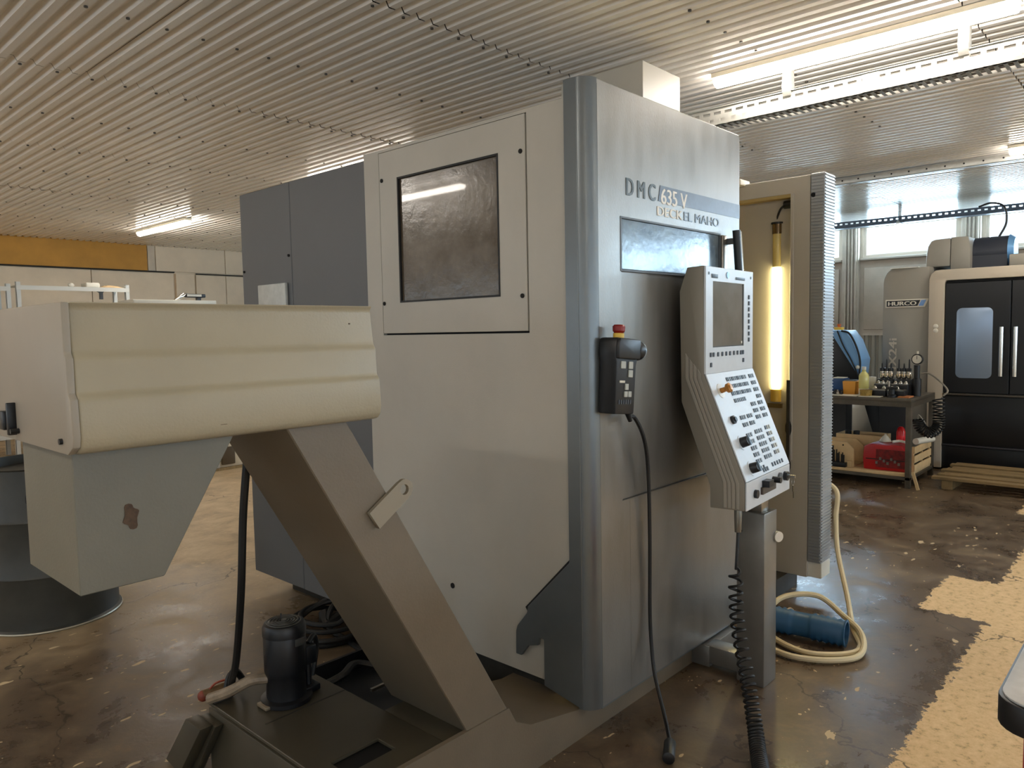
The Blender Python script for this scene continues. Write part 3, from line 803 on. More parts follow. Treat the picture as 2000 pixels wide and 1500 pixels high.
Q(MB().cyl((0.215, 0.010, 1.712), (0.215, 0.013, 1.712), 0.013, n=16), 'round_emblem', BLUESC, mon)
Q(MB().box(0.395 - 0.022, 0.395 - 0.012, 0.006, 0.007, 1.430, 1.440), 'screen_mark', WHITEP, mon)
# keypad
sa, sb = Vector((0.004, 1.315)), Vector((0.168, 0.905)); sd = (sb - sa); SL = sd.length; sdn = sd.normalized(); sn = Vector((-sdn.y, sdn.x))
SMx = Matrix(((1, 0, 0, 0), (0, sdn.x, sn.x, 0), (0, sdn.y, sn.y, 0), (0, 0, 0, 1)))   # local: x=u, y=down slope, z=outward
def slope_m(u, s, t=0.007):
    q = sa + sdn * (s * SL) + sn * t
    m_ = Matrix(((1, 0, 0, u), (0, sdn.x, sn.x, q.x), (0, sdn.y, sn.y, q.y), (0, 0, 0, 1)))
    return CM @ m_
keypad = [o for o in oc.children if o.name.startswith('keypad_plate')][0]
me_sk = MB().box(-0.0062, 0.0062, -0.0085, 0.0085, 0, 0.003).mesh('key', KEYL, bev=0.001, seg=1)
me_skd = MB().box(-0.0062, 0.0062, -0.0085, 0.0085, 0, 0.003).mesh('key', KEYD, bev=0.001, seg=1)
me_skb = MB().box(-0.0062, 0.0062, -0.0085, 0.0085, 0, 0.003).mesh('key', mat('key_slate', '#7f8a94', 0.5), bev=0.001, seg=1)
def sk(u, s, d=0):
    piece((me_sk, me_skd, me_skb)[d], 'key', keypad, mtx=slope_m(u * WU, s))
for j, s_ in enumerate((0.075, 0.145, 0.215)):
    for k in range(12): sk(0.355 + 0.036 * k, s_, 2 if k % 3 else 1)
    for k in range(3): sk(0.845 + 0.040 * k, s_, 1 if k == 0 else 2)
for k in range(7): sk(0.355 + 0.036 * k, 0.285, 2 if k else 1)
for k in range(3): sk(0.845 + 0.040 * k, 0.285, 1 if k == 0 else 2)
for s_ in (0.350, 0.415, 0.480):
    for k in range(3): sk(0.665 + 0.040 * k, s_, 1 if k == 0 else 2); sk(0.825 + 0.040 * k, s_, 1 if k == 0 else 2)
for s_ in (0.450, 0.520):
    for k in range(6): sk(0.345 + 0.042 * k + (0.02 if k > 2 else 0), s_, 1 if k in (0, 3) else 2)
for j in range(5):
    s_ = 0.600 + 0.062 * j
    for k in range(3): sk(0.335 + 0.045 * k, s_ + 0.02, 1 if k == 0 else 2)
    for k in range(4): sk(0.525 + 0.045 * k, s_ + 0.01, 1 if k == 0 else 2)
    for k in range(3): sk(0.765 + 0.045 * k, s_, 1 if k == 0 else 0)
for k in range(2): sk(0.37 + 0.06 * k, 0.935, 1)
for k in range(3): sk(0.40 + 0.045 * k, 0.995 - 0.035, 1)
for k in range(5): sk(0.62 + 0.058 * k, 0.945, 1)
def slope_part(mb, name, m, u, s, label=None, **k):
    o = mb.build(name, m, oc, **k); o.matrix_local = slope_m(u * WU, s)
    if label: o['label'] = label
    return o
slope_part(MB().lathe((0, 0, 0), [(0.030, 0), (0.030, 0.0015), (0.026, 0.0018)], 24), 'stop_ring', mat('ring_white', '#e4e0d4', 0.4), 0.16, 0.17)
slope_part(MB().lathe((0, 0, 0.0015), [(0.011, 0), (0.010, 0.020), (0.019, 0.028), (0.020, 0.040), (0.012, 0.046), (0, 0.047)], 18), 'stop_button', BRASS, 0.16, 0.17, 'orange brown mushroom button')
slope_part(MB().lathe((0, 0, 0), [(0.017, 0), (0.017, 0.010), (0.010, 0.012), (0.010, 0.018), (0, 0.018)], 18), 'key_switch', BLACKP, 0.17, 0.45)
for s_ in (0.665, 0.905):
    slope_part(MB().lathe((0, 0, 0), [(0.030, 0), (0.030, 0.002)], 24), 'knob_ring', PANELW, 0.18, s_)
    slope_part(MB().lathe((0, 0, 0.002), [(0.021, 0), (0.020, 0.026), (0.018, 0.030), (0, 0.031)], 20), 'override_knob', BLACKP, 0.18, s_)
    slope_part(MB().box(-0.003, 0.003, -0.019, 0.019, 0.026, 0.038), 'knob_pointer', mat('knob_blue_grey', '#7e93a5', 0.4), 0.18, s_)
# lower strip: sockets, keys
def low(mb, name, m, label=None): return Q(mb, name, m, None, label=label)
Y0 = 0.175
low(MB().box(0.150, 0.300, Y0, Y0 + 0.010, 0.834, 0.862), 'socket_cover', mat('brown_cover', '#4a4138', 0.5))
low(MB().cyl((0.090, Y0, 0.848), (0.090, Y0 + 0.012, 0.848), 0.017, n=16), 'round_socket', BLACKP)
low(MB().box(0.165, 0.215, Y0, Y0 + 0.030, 0.862, 0.888), 'toggle_switch', BLACKP)
low(MB().cyl((0.290, Y0, 0.872), (0.290, Y0 + 0.034, 0.872), 0.013, n=14), 'selector_switch', BLACKP)
low(MB().cyl((0.365, Y0, 0.868), (0.365, Y0 + 0.008, 0.868), 0.021, n=16), 'lock_ring', mat('lock_ring_dark', '#5f6468', 0.4))
low(MB().cyl((0.430, Y0, 0.864), (0.430, Y0 + 0.016, 0.864), 0.020, n=16), 'key_lock', BLACKP)
low(MB().box(0.424, 0.436, Y0 + 0.016, Y0 + 0.045, 0.858, 0.870), 'door_key', STEEL)
low(MB().tube([(0.430 + 0.016 * math.sin(a), Y0 + 0.036, 0.842 + 0.016 * math.cos(a)) for a in [2 * PI * i / 16 for i in range(17)]], 0.0018, 6), 'key_ring', STEEL)
low(MB().prism([(0.428, 0.828), (0.440, 0.826), (0.444, 0.770), (0.438, 0.770), (0.436, 0.800), (0.430, 0.800)], 'y', Y0 + 0.034, Y0 + 0.037), 'hanging_key', mat('key_dark_steel', '#5c5648', 0.4, metal=0.7))
# neck, post, foot
def K(mb, name, m, **k): return mb.xf(Matrix.Translation((-2.96, -1.33, 0))).build(name, m, oc, **k)
POSTM = mat('post_silver', '#86847f', 0.33, metal=0.5, noise=0.10, nscale=6)
K(MB().box(2.900, 3.022, 1.270, 1.392, 0.0, 0.735), 'post', POSTM, bev=0.005)
K(MB().box(2.915, 2.985, 1.290, 1.375, 0.735, 0.80), 'neck', STEEL, bev=0.003)
K(MB().box(2.93, 3.02, 1.392, 1.552, 0.02, 0.10), 'foot_beam', POSTM, bev=0.004)
K(MB().box(2.925, 3.21, 1.53, 1.63, 0.004, 0.098), 'foot_beam', POSTM, bev=0.004)
for z in (0.65, 0.05, 0.35): K(MB().cyl((2.896, 1.372, z), (2.901, 1.372, z), 0.005, n=8), 'rivet', DARKHOLE)
K(MB().cyl((3.010, 1.255, 0.62), (3.018, 1.272, 0.62), 0.022, n=16), 'post_cap', WHITEP)
# coiled cord below
K(MB().cyl((2.690, 1.285, 0.800), (2.685, 1.283, 0.705), 0.016, 0.013, n=14), 'cord_plug', mat('plug_grey', '#7d7a70', 0.4, metal=0.5), bev=0.002)
path = [(2.658, 1.277, 0.575), (2.650, 1.275, 0.48), (2.60, 1.24, 0.36), (2.51, 1.16, 0.21), (2.44, 1.10, 0.09), (2.36, 1.05, 0.035), (2.24, 0.98, 0.03)]
def turns(t):
    return 6.5 * t + 34 * t * t
K(MB().tube(helix(path, lambda t: min(0.024, 0.003 + t * 0.5), turns, 12), 0.0055, 6), 'coiled_cord', BLACKR)
K(MB().tube(smooth([(2.685, 1.283, 0.705), (2.672, 1.279, 0.65), (2.66, 1.276, 0.60), (2.658, 1.277, 0.565)]), 0.006, 6), 'cord_lead', BLACKR)

# ================================================================== CHIP CONVEYOR
cv = root('chip_conveyor', 'cream hooded chip conveyor with a slanted grey chute left of the big machine', 'conveyor', (1.4, 1.8, 0))
cvi = Matrix.Translation((-1.4, -1.8, 0))
def V(mb, name, m, parent=None, **k): return mb.xf(cvi).build(name, m, parent or cv, **k)
hood_prof = [(1.602, 1.560), (1.592, 1.572), (2.10, 1.572), (2.10, 1.275), (1.600, 1.275), (1.582, 1.279), (1.571, 1.290), (1.566, 1.310), (1.570, 1.384), (1.580, 1.394), (1.583, 1.462), (1.592, 1.474)]
V(MB().prism(hood_prof, 'x', 0.486, 1.205), 'hood', HOODM, bev=0.006, seg=3)
V(MB().prism([(1.590, 1.571), (2.101, 1.571), (2.101, 1.276), (1.60, 1.276), (1.570, 1.292), (1.565, 1.312), (1.569, 1.385), (1.581, 1.395), (1.581, 1.463), (1.590, 1.474)], 'x', 0.472, 0.487), 'hood_end_plate', mat('hood_end_shaded', '#9b9182', 0.5, noise=0.05, nscale=3), bev=0.003)  # end face darker than the hood: its weaker light is in the colour
V(MB().cyl((0.466, 1.627, 1.301), (0.473, 1.627, 1.301), 0.006, n=10), 'bolt', BLACKP)
hb = V(MB().box(0.452, 0.473, 1.955, 1.985, 1.300, 1.342), 'latch', BLACKM, bev=0.002)
V(MB().box(0.455, 0.473, 1.930, 1.942, 1.290, 1.362), 'latch', BLACKM, bev=0.002)
V(MB().cyl((0.455, 1.914, 1.300), (0.473, 1.914, 1.300), 0.006, n=8), 'bolt', BLACKP)
V(MB().box(1.13, 1.135, 1.597, 1.599, 1.525, 1.528), 'scratch', RUST)
for x0_, x1_, z_ in ((0.745, 0.775, 1.309), (0.765, 0.780, 1.307)): V(MB().box(x0_, x1_, 1.5665, 1.5685, z_, z_ + 0.003), 'scratch', RUST)
# chute
CHW0, CHW1 = 1.622, 2.00
V(MB().prism([(0.950, 1.285), (1.124, 1.285), (1.725, 0.257), (1.539, 0.257)], 'y', CHW0, CHW1), 'chute', CHUTE, bev=0.003, seg=1)
V(MB().prism([(1.7255, 0.262), (1.755, 0.205), (1.83, 0.165), (2.09, 0.114), (3.15, 0.104), (3.15, 0.0), (1.7255, 0.0)], 'y', 1.634, CHW1), 'floor_trough', CHUTE)
V(MB().prism([(1.088, 0.0), (1.088, 0.268), (1.722, 0.268), (1.755, 0.207), (1.83, 0.167), (2.09, 0.1145), (3.15, 0.1045), (3.15, 0.0)], 'y', 1.6165, 1.6335), 'skirt_plate', CHUTE)
# lug with hole
def lug():
    c = Vector((1.305, 1.066)); d = Vector((math.cos(math.radians(33)), math.sin(math.radians(33)))); n = Vector((-d.y, d.x))
    out = [c - d * 0.125 - n * 0.029, c - d * 0.125 + n * 0.029, c + n * 0.029 - d * 0.005]
    for i in range(1, 8):
        a = PI / 2 - PI * i / 8; out.append(c + n * 0.029 * math.sin(a) + d * 0.030 * math.cos(a))
    out += [c - n * 0.029 - d * 0.005]
    hole = [c + (d * math.cos(a) + n * math.sin(a)) * 0.015 for a in [2 * PI * i / 12 for i in range(12)]]
    mb = MB(); m_ = len(out)
    # bridge the outline and the hole by nearest ordering
    bm = bmesh.new()
    me = bpy.data.meshes.new('t')
    cu = bpy.data.curves.new('lug', 'CURVE'); cu.dimensions = '2D'; cu.fill_mode = 'BOTH'; cu.extrude = 0.006
    for ring in (out, hole):
        sp_ = cu.splines.new('POLY'); sp_.points.add(len(ring) - 1)
        for q, p in zip(sp_.points, ring): q.co = (p.x, p.y, 0, 1)
        sp_.use_cyclic_u = True
    o = bpy.data.objects.new('t', cu); COL.objects.link(o); dg = bpy.context.evaluated_depsgraph_get(); dg.update()
    me = bpy.data.meshes.new_from_object(o.evaluated_get(dg)); bpy.data.objects.remove(o); bm.free()
    for v in me.vertices: v.co = Vector((v.co.x - 1.4, 1.613 - v.co.z - 1.8, v.co.y))
    me.materials.clear(); me.materials.append(mat('lug_paint', '#968b78', 0.45))
    ob = bpy.data.objects.new('lifting_lug', me); COL.objects.link(ob); ob.parent = cv
lug()
# discharge chute box under the hood
V(MB().prism([(0.488, 1.276), (0.828, 1.276), (0.655, 0.985), (0.488, 0.985)], 'y', 1.630, 1.96), 'discharge_box', HOODG, bev=0.002, seg=1)
rp = [(0.592 + 0.015 * math.cos(a) + 0.0025 * math.sin(5 * a), 1.128 + 0.026 * math.sin(a) + 0.004 * math.cos(3 * a)) for a in [2 * PI * i / 24 for i in range(24)]]
V(MB().prism(rp, 'y', 1.6285, 1.6305), 'rust_patch', RUST)
# hanging black hose on the conveyor
V(MB().tube(smooth([(1.082, 2.03, 1.30), (1.080, 2.05, 1.17), (1.072, 2.08, 0.97), (1.080, 2.13, 0.722), (1.130, 2.28, 0.451), (1.150, 2.36, 0.340), (1.165, 2.40, 0.275)]), 0.012, 8), 'motor_cable', BLACKR)

# ================================================================== COOLANT TANK
ct = root('coolant_tank', 'low grey coolant tank on the floor under the conveyor chute', 'tank', (1.3, 2.0, 0))
cti = Matrix.Translation((-1.3, -2.0, 0))
TANKM = mat('tank_paint', '#484235', 0.4, noise=0.12, nscale=5)
def T(mb, name, m, **k): return mb.xf(cti).build(name, m, ct, **k)
top = MB(); frame(top, 'z', 0.250, 0.262, 1.100, 1.455, 1.636, 2.455, 1.165, 1.335, 1.725, 1.808)
T(top, 'tank_lid', TANKM, bev=0.002, seg=1)
T(MB().box(1.106, 1.45, 1.64, 2.45, 0.0, 0.235), 'tank_body', TANKM, bev=0.004)
T(MB().box(1.455, 1.715, 1.636, 1.93, 0.0, 0.262), 'tank_step', TANKM, bev=0.003)
T(MB().box(1.160, 1.340, 1.720, 1.813, 0.236, 0.249), 'lid_slot', DARKHOLE)
T(MB().box(1.15, 1.45, 2.145, 2.150, 0.262, 0.2635), 'lid_seam', PLINTH)
T(MB().prism([(2.34, 0.215), (2.455, 0.215), (2.62, 0.02), (2.60, 0.0), (2.50, 0.0)], 'x', 1.075, 1.106), 'side_ramp', TANKM, bev=0.003)
T(MB().prism([(2.35, 0.22), (2.46, 0.22), (2.64, 0.01), (2.53, 0.0)], 'x', 1.03, 1.075), 'side_ramp', TANKM, bev=0.003)

# ================================================================== PUMP
pu = root('coolant_pump', 'black cylindrical electric pump with a round vented cap on the tank', 'pump', (1.285, 2.245, 0.264))
def U(mb, name, m, **k): return mb.build(name, m, pu, **k)
U(MB().lathe((0, 0, 0), [(0.085, 0), (0.085, 0.014), (0.066, 0.018), (0.064, 0.09), (0.068, 0.10), (0.070, 0.11), (0.070, 0.245), (0.066, 0.252)], 28), 'motor_body', BLACKM)
U(MB().lathe((0, 0, 0.250), [(0.072, -0.02), (0.072, 0.006), (0.066, 0.018), (0.055, 0.022), (0, 0.023)], 28), 'fan_cap', BLACKM)
for r_ in (0.016, 0.026, 0.036, 0.046, 0.056):
    U(MB().tube([(r_ * math.cos(a), r_ * math.sin(a), 0.2735 - (0.002 if r_ > 0.05 else 0)) for a in [2 * PI * i / 24 for i in range(25)]], 0.0022, 5), 'vent_ring', mat('vent_ring_grey', '#3b382f', 0.4))
U(MB().cyl((0, 0, 0.272), (0, 0, 0.277), 0.010, n=12), 'cap_screw', STEEL)
U(MB().cyl((0, 0.02, 0.272), (0.002, 0.02, 0.292), 0.003, n=6), 'cap_pin', BLACKP)
U(MB().box(-0.002, 0.038, -0.0735, -0.060, 0.200, 0.225), 'type_plate', mat('plate_grey', '#3e3e3c', 0.4), bev=0.002)
U(MB().box(0.058, 0.105, -0.03, 0.03, 0.100, 0.165), 'terminal_box', BLACKM, bev=0.006)
U(MB().cyl((0.085, 0, 0.01), (0.085, 0, 0.105), 0.012, n=10), 'cable_pipe', BLACKM)
U(MB().box(0.055, 0.115, -0.03, 0.03, 0.0, 0.022), 'base_foot', BLACKM, bev=0.004)
U(MB().box(-0.095, -0.050, -0.03, 0.03, 0.0, 0.012), 'base_flange', mat('worn_flange', '#8c7c66', 0.4, metal=0.3), bev=0.003)
U(MB().tube(smooth([(0.09, 0.0, 0.165), (0.12, 0.01, 0.18), (0.14, 0.03, 0.12), (0.12, 0.03, 0.03)]), 0.009, 8), 'pump_cable', BLACKR)
U(MB().tube(smooth([(-0.05, 0.02, 0.085), (-0.10, 0.05, 0.085), (-0.15, 0.10, 0.050), (-0.19, 0.17, 0.016)]), 0.018, 10), 'outlet_pipe', mat('grimy_pipe', '#8a7a66', 0.45, noise=0.3, nscale=30))

fi = root('hose_fitting', 'rusty valve and black hose fittings at the tank corner beside the pump', 'valve', (1.125, 2.43, 0.263))
fi_m = MB().cyl((-0.035, 0.02, 0.020), (0.06, 0.0, 0.030), 0.018, n=12).build('valve_body', mat('valve_bronze', '#7c6448', 0.4, metal=0.4, noise=0.3, nscale=40), fi)
MB().sphere((-0.035, 0.02, 0.018), 0.019, 12).build('valve_knob', mat('rusty_red', '#7a3420', 0.6, noise=0.3, nscale=40), fi)
MB().tube(smooth([(0.02, -0.03, 0.02), (0.04, -0.02, 0.07), (0.07, -0.01, 0.075), (0.10, 0.0, 0.03)]), 0.011, 8).build('hose_elbow', BLACKR, fi)
MB().tube(smooth([(-0.02, 0.015, 0.03), (0.0, 0.0, 0.055), (0.03, -0.01, 0.06)]), 0.004, 6).build('valve_lever', mat('lever_red', '#8a3a22', 0.5), fi)
MB().box(-0.020, 0.045, -0.03, 0.03, 0.0, 0.010).build('base_plate', STEEL, fi)

# black junk between tank and machine
tr_ = root('drip_tray', 'black oily drip tray on the floor between tank and machine', 'tray', (1.72, 2.28, 0))
f_ = MB(); frame(f_, 'z', 0.0, 0.10, -0.25, 0.28, -0.33, 0.42, -0.235, 0.265, -0.315, 0.405); f_.build('tray_rim', BLACKM, tr_)
MB().box(-0.24, 0.27, -0.32, 0.41, 0.0, 0.02).build('tray_bottom', BLACKM, tr_)
MB().box(-0.02, 0.27, 0.05, 0.062, 0.10, 0.112).build('rim_strip', STEEL, tr_)
MB().tube(smooth([(-0.2, 0.3, 0.06), (-0.05, 0.22, 0.12), (0.1, 0.30, 0.10), (0.22, 0.1, 0.06)]), 0.016, 8).build('oily_hose', BLACKR, tr_)
ch = root('cable_coil', 'coil of black cable lying on the floor below the dark grey cabinet', 'cable', (2.06, 3.15, 0))
for k in range(5):
    pts = [((0.20 - 0.012 * k) * math.cos(a) + 0.03 * math.sin(k * 2.1), (0.20 - 0.010 * k) * math.sin(a) + 0.03 * math.cos(k * 1.7), 0.014 + 0.020 * k + (0.05 + 0.01 * k) * max(0, math.sin(a + k * 0.5))) for a in [2 * PI * i / 32 for i in range(33)]]
    MB().tube(pts, 0.012, 8).build('cable_loop', BLACKR, ch)
MB().tube(smooth([(0.0, 0.05, 0.10), (-0.02, 0.0, 0.06), (0.08, 0.0, 0.09), (0.10, 0.05, 0.140)]), 0.03, 8).build('cable_connector', BLACKR, ch)
cd_ = MB().tube(smooth([(2.18, 3.2, 0.145), (2.08, 3.17, 0.12), (2.03, 3.12, 0.05), (2.05, 3.0, 0.013), (2.02, 2.8, 0.013)]), 0.014, 8).build('hanging_cable', BLACKR)
tag(cd_, 'black cable hanging from the dark grey cabinet down to the floor', 'cable')

# ================================================================== LEFT BACKGROUND
br = root('chip_barrel', 'dark grey steel drum standing behind the conveyor discharge', 'barrel', (1.24, 4.60, 0))
MB().lathe((0, 0, 0), [(0.335, 0), (0.338, 0.012), (0.326, 0.02), (0.322, 0.27), (0.330, 0.285), (0.322, 0.30), (0.322, 0.56), (0.330, 0.575), (0.322, 0.59), (0.322, 0.84), (0.332, 0.85), (0.314, 0.85), (0.310, 0.80)], 48).build('drum_body', BAGB, br)
MB().tube([(0.336 * math.cos(a), 0.336 * math.sin(a), 0.006) for a in [2 * PI * i / 48 for i in range(49)]], 0.006, 6).build('drum_rim', mat('rim_light', '#b9b09c', 0.4, metal=0.4), br)
MB().sphere((-0.14, -0.30, 0.70), 0.035, 10, (1, 0.4, 1.3)).build('dark_mark', BLACKR, br)
wc = root('white_canister', 'pale blue and white plastic canister behind the drum, at the left edge', 'canister', (1.35, 6.1, 0))
MB().box(-0.2, 0.2, -0.2, 0.2, 0, 0.56).build('canister_body', mat('canister_white', '#c9dbe4', 0.35), wc, bev=0.04, seg=3)
MB().cyl((0.08, 0, 0.56), (0.08, 0, 0.60), 0.05, n=14).build('canister_cap', mat('cap_blue', '#4b7da6', 0.4), wc)
MB().tube(smooth([(-0.14, 0, 0.55), (-0.12, 0, 0.62), (0.0, 0, 0.62), (0.01, 0, 0.55)]), 0.015, 8).build('canister_handle', WHITEP, wc)

def shelf(label, x0, x1, y0, y1, zs_, H_):
    r = root('storage_shelf', label, 'shelf', (x0, y0, 0)); w_ = x1 - x0; d = y1 - y0
    for px in (0, w_ - 0.05):
        for py in (0, d - 0.05):
            u = MB().box(px, px + 0.05, py, py + 0.004, 0, H_).box(px, px + 0.004, py, py + 0.05, 0, H_)
            u.build('upright', mat('white_shelf_metal', '#cfd0cb', 0.4), r)
    for z in zs_:
        b = MB().box(0.0, w_, 0, d, z, z + 0.006).box(0, w_, -0.004, 0.0, z - 0.05, z + 0.006)
        b.build('shelf_board', mat('white_shelf_metal2', '#d5d4cc', 0.4), r)
    MB().prism([(w_ - 0.35, zs_[-1] - 0.005), (w_ - 0.2, zs_[-1] - 0.005), (w_ - 0.24, zs_[-1] - 0.05), (w_ - 0.24, zs_[-1] - 0.14), (w_ - 0.28, zs_[-1] - 0.14), (w_ - 0.28, zs_[-1] - 0.05)], 'y', 0.3, 0.34).build('shelf_brace', DKGREY, r)
    return r
shelf('tall white metal shelf by the left wall, its top showing above the hood', 2.78, 4.14, 11.0, 11.5, (0.3, 1.0, 1.6, 2.19), 2.24)
shelf('white metal shelf at the left edge of the picture beside the longer one', 1.3, 2.72, 11.0, 11.5, (0.3, 1.0, 1.6, 2.17), 2.21)
b1 = MB().box(3.62, 3.80, 11.10, 11.30, 2.197, 2.265).build('carton', WHITEP, bev=0.02, seg=3); tag(b1, 'small white box lying on top of the long metal shelf', 'box')
b1 = MB().sphere((3.47, 11.2, 2.228), 0.035, 10, (1.2, 1, 0.85)).build('rag', WHITEP); tag(b1, 'small white crumpled lump beside the box on the shelf top', 'rag')
b1 = MB().prism([(3.82, 2.197), (4.12, 2.197), (4.02, 2.225), (3.90, 2.235)], 'y', 11.1, 11.3).build('folded_sheet', WOODL, bev=0.003); tag(b1, 'flat folded tan sheet lying on the shelf top right of the box', 'sheet')
mcab = root('storage_cabinet', 'tall cabinet by the left wall, hidden behind the conveyor hood', 'cabinet', (4.3, 10.0, 0))
MB().box(-0.5, 0.6, 0, 0.5, 0, 1.995).build('cabinet_body', WHITEP, mcab, bev=0.005)
MB().box(-0.49, 0.59, -0.012, 0, 0.05, 1.98).build('cabinet_door', WHITEP, mcab, bev=0.003)
dv = root('desk_lamp', 'black and chrome lamp head lying on top of the hidden cabinet', 'lamp', (4.62, 10.1, 2.0))
MB().box(-0.10, 0.16, -0.05, 0.05, 0.035, 0.085).build('lamp_head', BLACKP, dv, bev=0.012)
MB().prism([(-0.26, 0.0), (-0.20, 0.0), (-0.08, 0.085), (-0.08, 0.095), (-0.13, 0.095)], 'y', -0.03, 0.03).build('lamp_arm', CHROME, dv, bev=0.003)
MB().box(-0.10, 0.10, -0.052, -0.05, 0.048, 0.078).build('lamp_face', WHITEP, dv)
MB().box(0.05, 0.10, -0.03, 0.03, 0.0, 0.036).build('lamp_base', BLACKP, dv)
gb = root('machine_base', 'light grey cast block with a rounded slot on the floor far behind the conveyor', 'machine part', (4.0, 8.0, 0))
MB().box(-0.45, -0.12, 0, 0.5, 0.03, 0.42).build('block_body', mat('cast_grey', '#a8a196', 0.6), gb, bev=0.01)
MB().box(-0.12, 0.5, 0.02, 0.5, 0.03, 0.38).build('block_body', mat('cast_cream', '#c7baa2', 0.6), gb, bev=0.01)
MB().box(-0.10, 0.06, -0.004, 0.02, 0.06, 0.26).build('slot', mat('slot_dark', '#4c3c24', 0.7), gb, bev=0.02, seg=3)
MB().box(-0.45, 0.5, 0.0, 0.5, 0, 0.03).build('block_foot', WOOD, gb)
pb_ = MB().box(-0.25, 0.10, 0, 0.3, 0.38, 0.52).build('white_top_cover', WHITEP, gb, bev=0.02)

# ================================================================== HOSES RIGHT
hz = smooth([(4.30, 1.56, 0.62), (4.22, 1.462, 0.56), (4.19, 1.45, 0.42), (4.14, 1.42, 0.26), (4.03, 1.33, 0.09), (3.80, 1.19, 0.030), (3.55, 1.10, 0.02), (3.38, 1.16, 0.02), (3.35, 1.28, 0.02), (3.42, 1.42, 0.035), (3.58, 1.54, 0.04), (3.74, 1.50, 0.02)], 8)
hz = smooth([(4.32, 1.55, 0.62), (4.30, 1.463, 0.56), (4.27, 1.455, 0.42), (4.20, 1.42, 0.25), (4.00, 1.30, 0.075), (3.74, 1.19, 0.028), (3.54, 1.09, 0.018), (3.42, 1.11, 0.018), (3.32, 1.24, 0.018), (3.36, 1.40, 0.018), (3.50, 1.53, 0.020), (3.66, 1.52, 0.11), (3.78, 1.38, 0.125), (3.76, 1.24, 0.06), (3.62, 1.11, 0.045), (3.44, 1.06, 0.02), (3.31, 1.14, 0.018), (3.24, 1.28, 0.018), (3.26, 1.42, 0.018)], 10)
ho = MB().tube(hz, 0.0135, 8).build('air_hose', HOSEC); tag(ho, 'cream rubber hose hanging from the ribbed column and looped on the floor', 'hose')
du = root('exhaust_duct', 'short dark blue ribbed plastic duct lying on the floor inside the hose loop', 'duct', (3.58, 1.32, 0.065))
a0, a1 = Vector((-0.085, 0.17, 0.0)), Vector((-0.045, -0.17, 0.0)); pr = []; Lh = (a1 - a0).length; n_ = 24
for k in range(n_ + 1):
    pr.append((0.056 if k % 2 or 6 < k < 13 else 0.064, Lh * k / n_))
pr.append((0.052, Lh)); pr.append((0.050, Lh - 0.05))
MB().lathe(a0, pr, 28, a1 - a0).build('duct_body', BLUEDUCT, du, ang=60)
MB().cyl(a1 + (a0 - a1).normalized() * 0.049, a1 + (a0 - a1).normalized() * 0.03, 0.051, n=24).build('duct_opening', DARKHOLE, du)

# ================================================================== FOREGROUND TROLLEY
tv = root('tool_trolley', 'corner of a red tool trolley with grey top and black rim, bottom right', 'trolley', (1.9, 0.0, 0))
ring = []
def rr(x0, x1, y0, y1, r_):
    o = []
    for cx, cy, a0_ in ((x1 - r_, y1 - r_, 0), (x0 + r_, y1 - r_, PI / 2), (x0 + r_, y0 + r_, PI), (x1 - r_, y0 + r_, 1.5 * PI)):
        for i in range(7): a = a0_ + PI / 2 * i / 6; o.append((cx + r_ * math.cos(a), cy + r_ * math.sin(a)))
    return o
MB().prism(rr(-0.44, 0.50, -0.32, 0.235, 0.06), 'z', 0.80, 0.852).build('black_rim', BLACKP, tv, bev=0.004)
MB().prism(rr(-0.434, 0.494, -0.314, 0.229, 0.056), 'z', 0.852, 0.856).build('top_sheet', mat('grey_worktop', '#b9b8b6', 0.35, noise=0.12, nscale=25), tv, bev=0.001)
MB().box(-0.40, 0.46, -0.28, 0.195, 0.12, 0.80).build('red_body', REDP, tv, bev=0.01)
for k in range(4): MB().box(-0.415, -0.40, -0.26, 0.175, 0.16 + 0.16 * k, 0.30 + 0.16 * k).build('drawer', REDP, tv, bev=0.004)
for sx_ in (-0.34, 0.40):
    for sy_ in (-0.22, 0.14): MB().cyl((sx_, sy_ - 0.015, 0.06), (sx_, sy_ + 0.015, 0.06), 0.06, n=16).build('caster', BLACKR, tv)

# ================================================================== FAR MACHINE (right)
hm = root('milling_machine', 'grey and black enclosed milling machine standing before the high windows', 'machine', (9.4, 1.3, 0))
hmi = Matrix.Translation((-9.4, -1.3, 0))
def G(mb, name, m, parent=None, **k): return mb.xf(hmi).build(name, m, parent or hm, **k)
HX = 8.6
cab_prof = [(2.470, 0.02), (2.470, 1.93), (2.462, 1.99), (2.435, 2.045), (2.395, 2.078), (2.03, 2.085), (2.03, 0.02)]
sc_ = G(MB().prism(cab_prof, 'x', HX, HX + 1.9), 'side_cabinet', HURG, bev=0.004)
G(MB().box(HX - 0.02, HX + 0.04, 2.13, 2.40, 2.080, 2.088), 'top_edge', WHITEP, bev=0.002)
G(MB().box(HX + 0.02, HX + 1.9, 0.15, 2.03, 0.02, 1.96), 'enclosure', BLACKM)
colp = [(2.02, 0.02), (2.02, 1.95), (2.005, 2.00), (1.965, 2.035), (1.90, 2.04), (0.30, 2.04), (0.30, 1.930), (1.865, 1.930), (1.880, 1.905), (1.880, 0.02)]
G(MB().prism(colp, 'x', HX - 0.05, HX + 0.06), 'light_trim', HURC, bev=0.006)
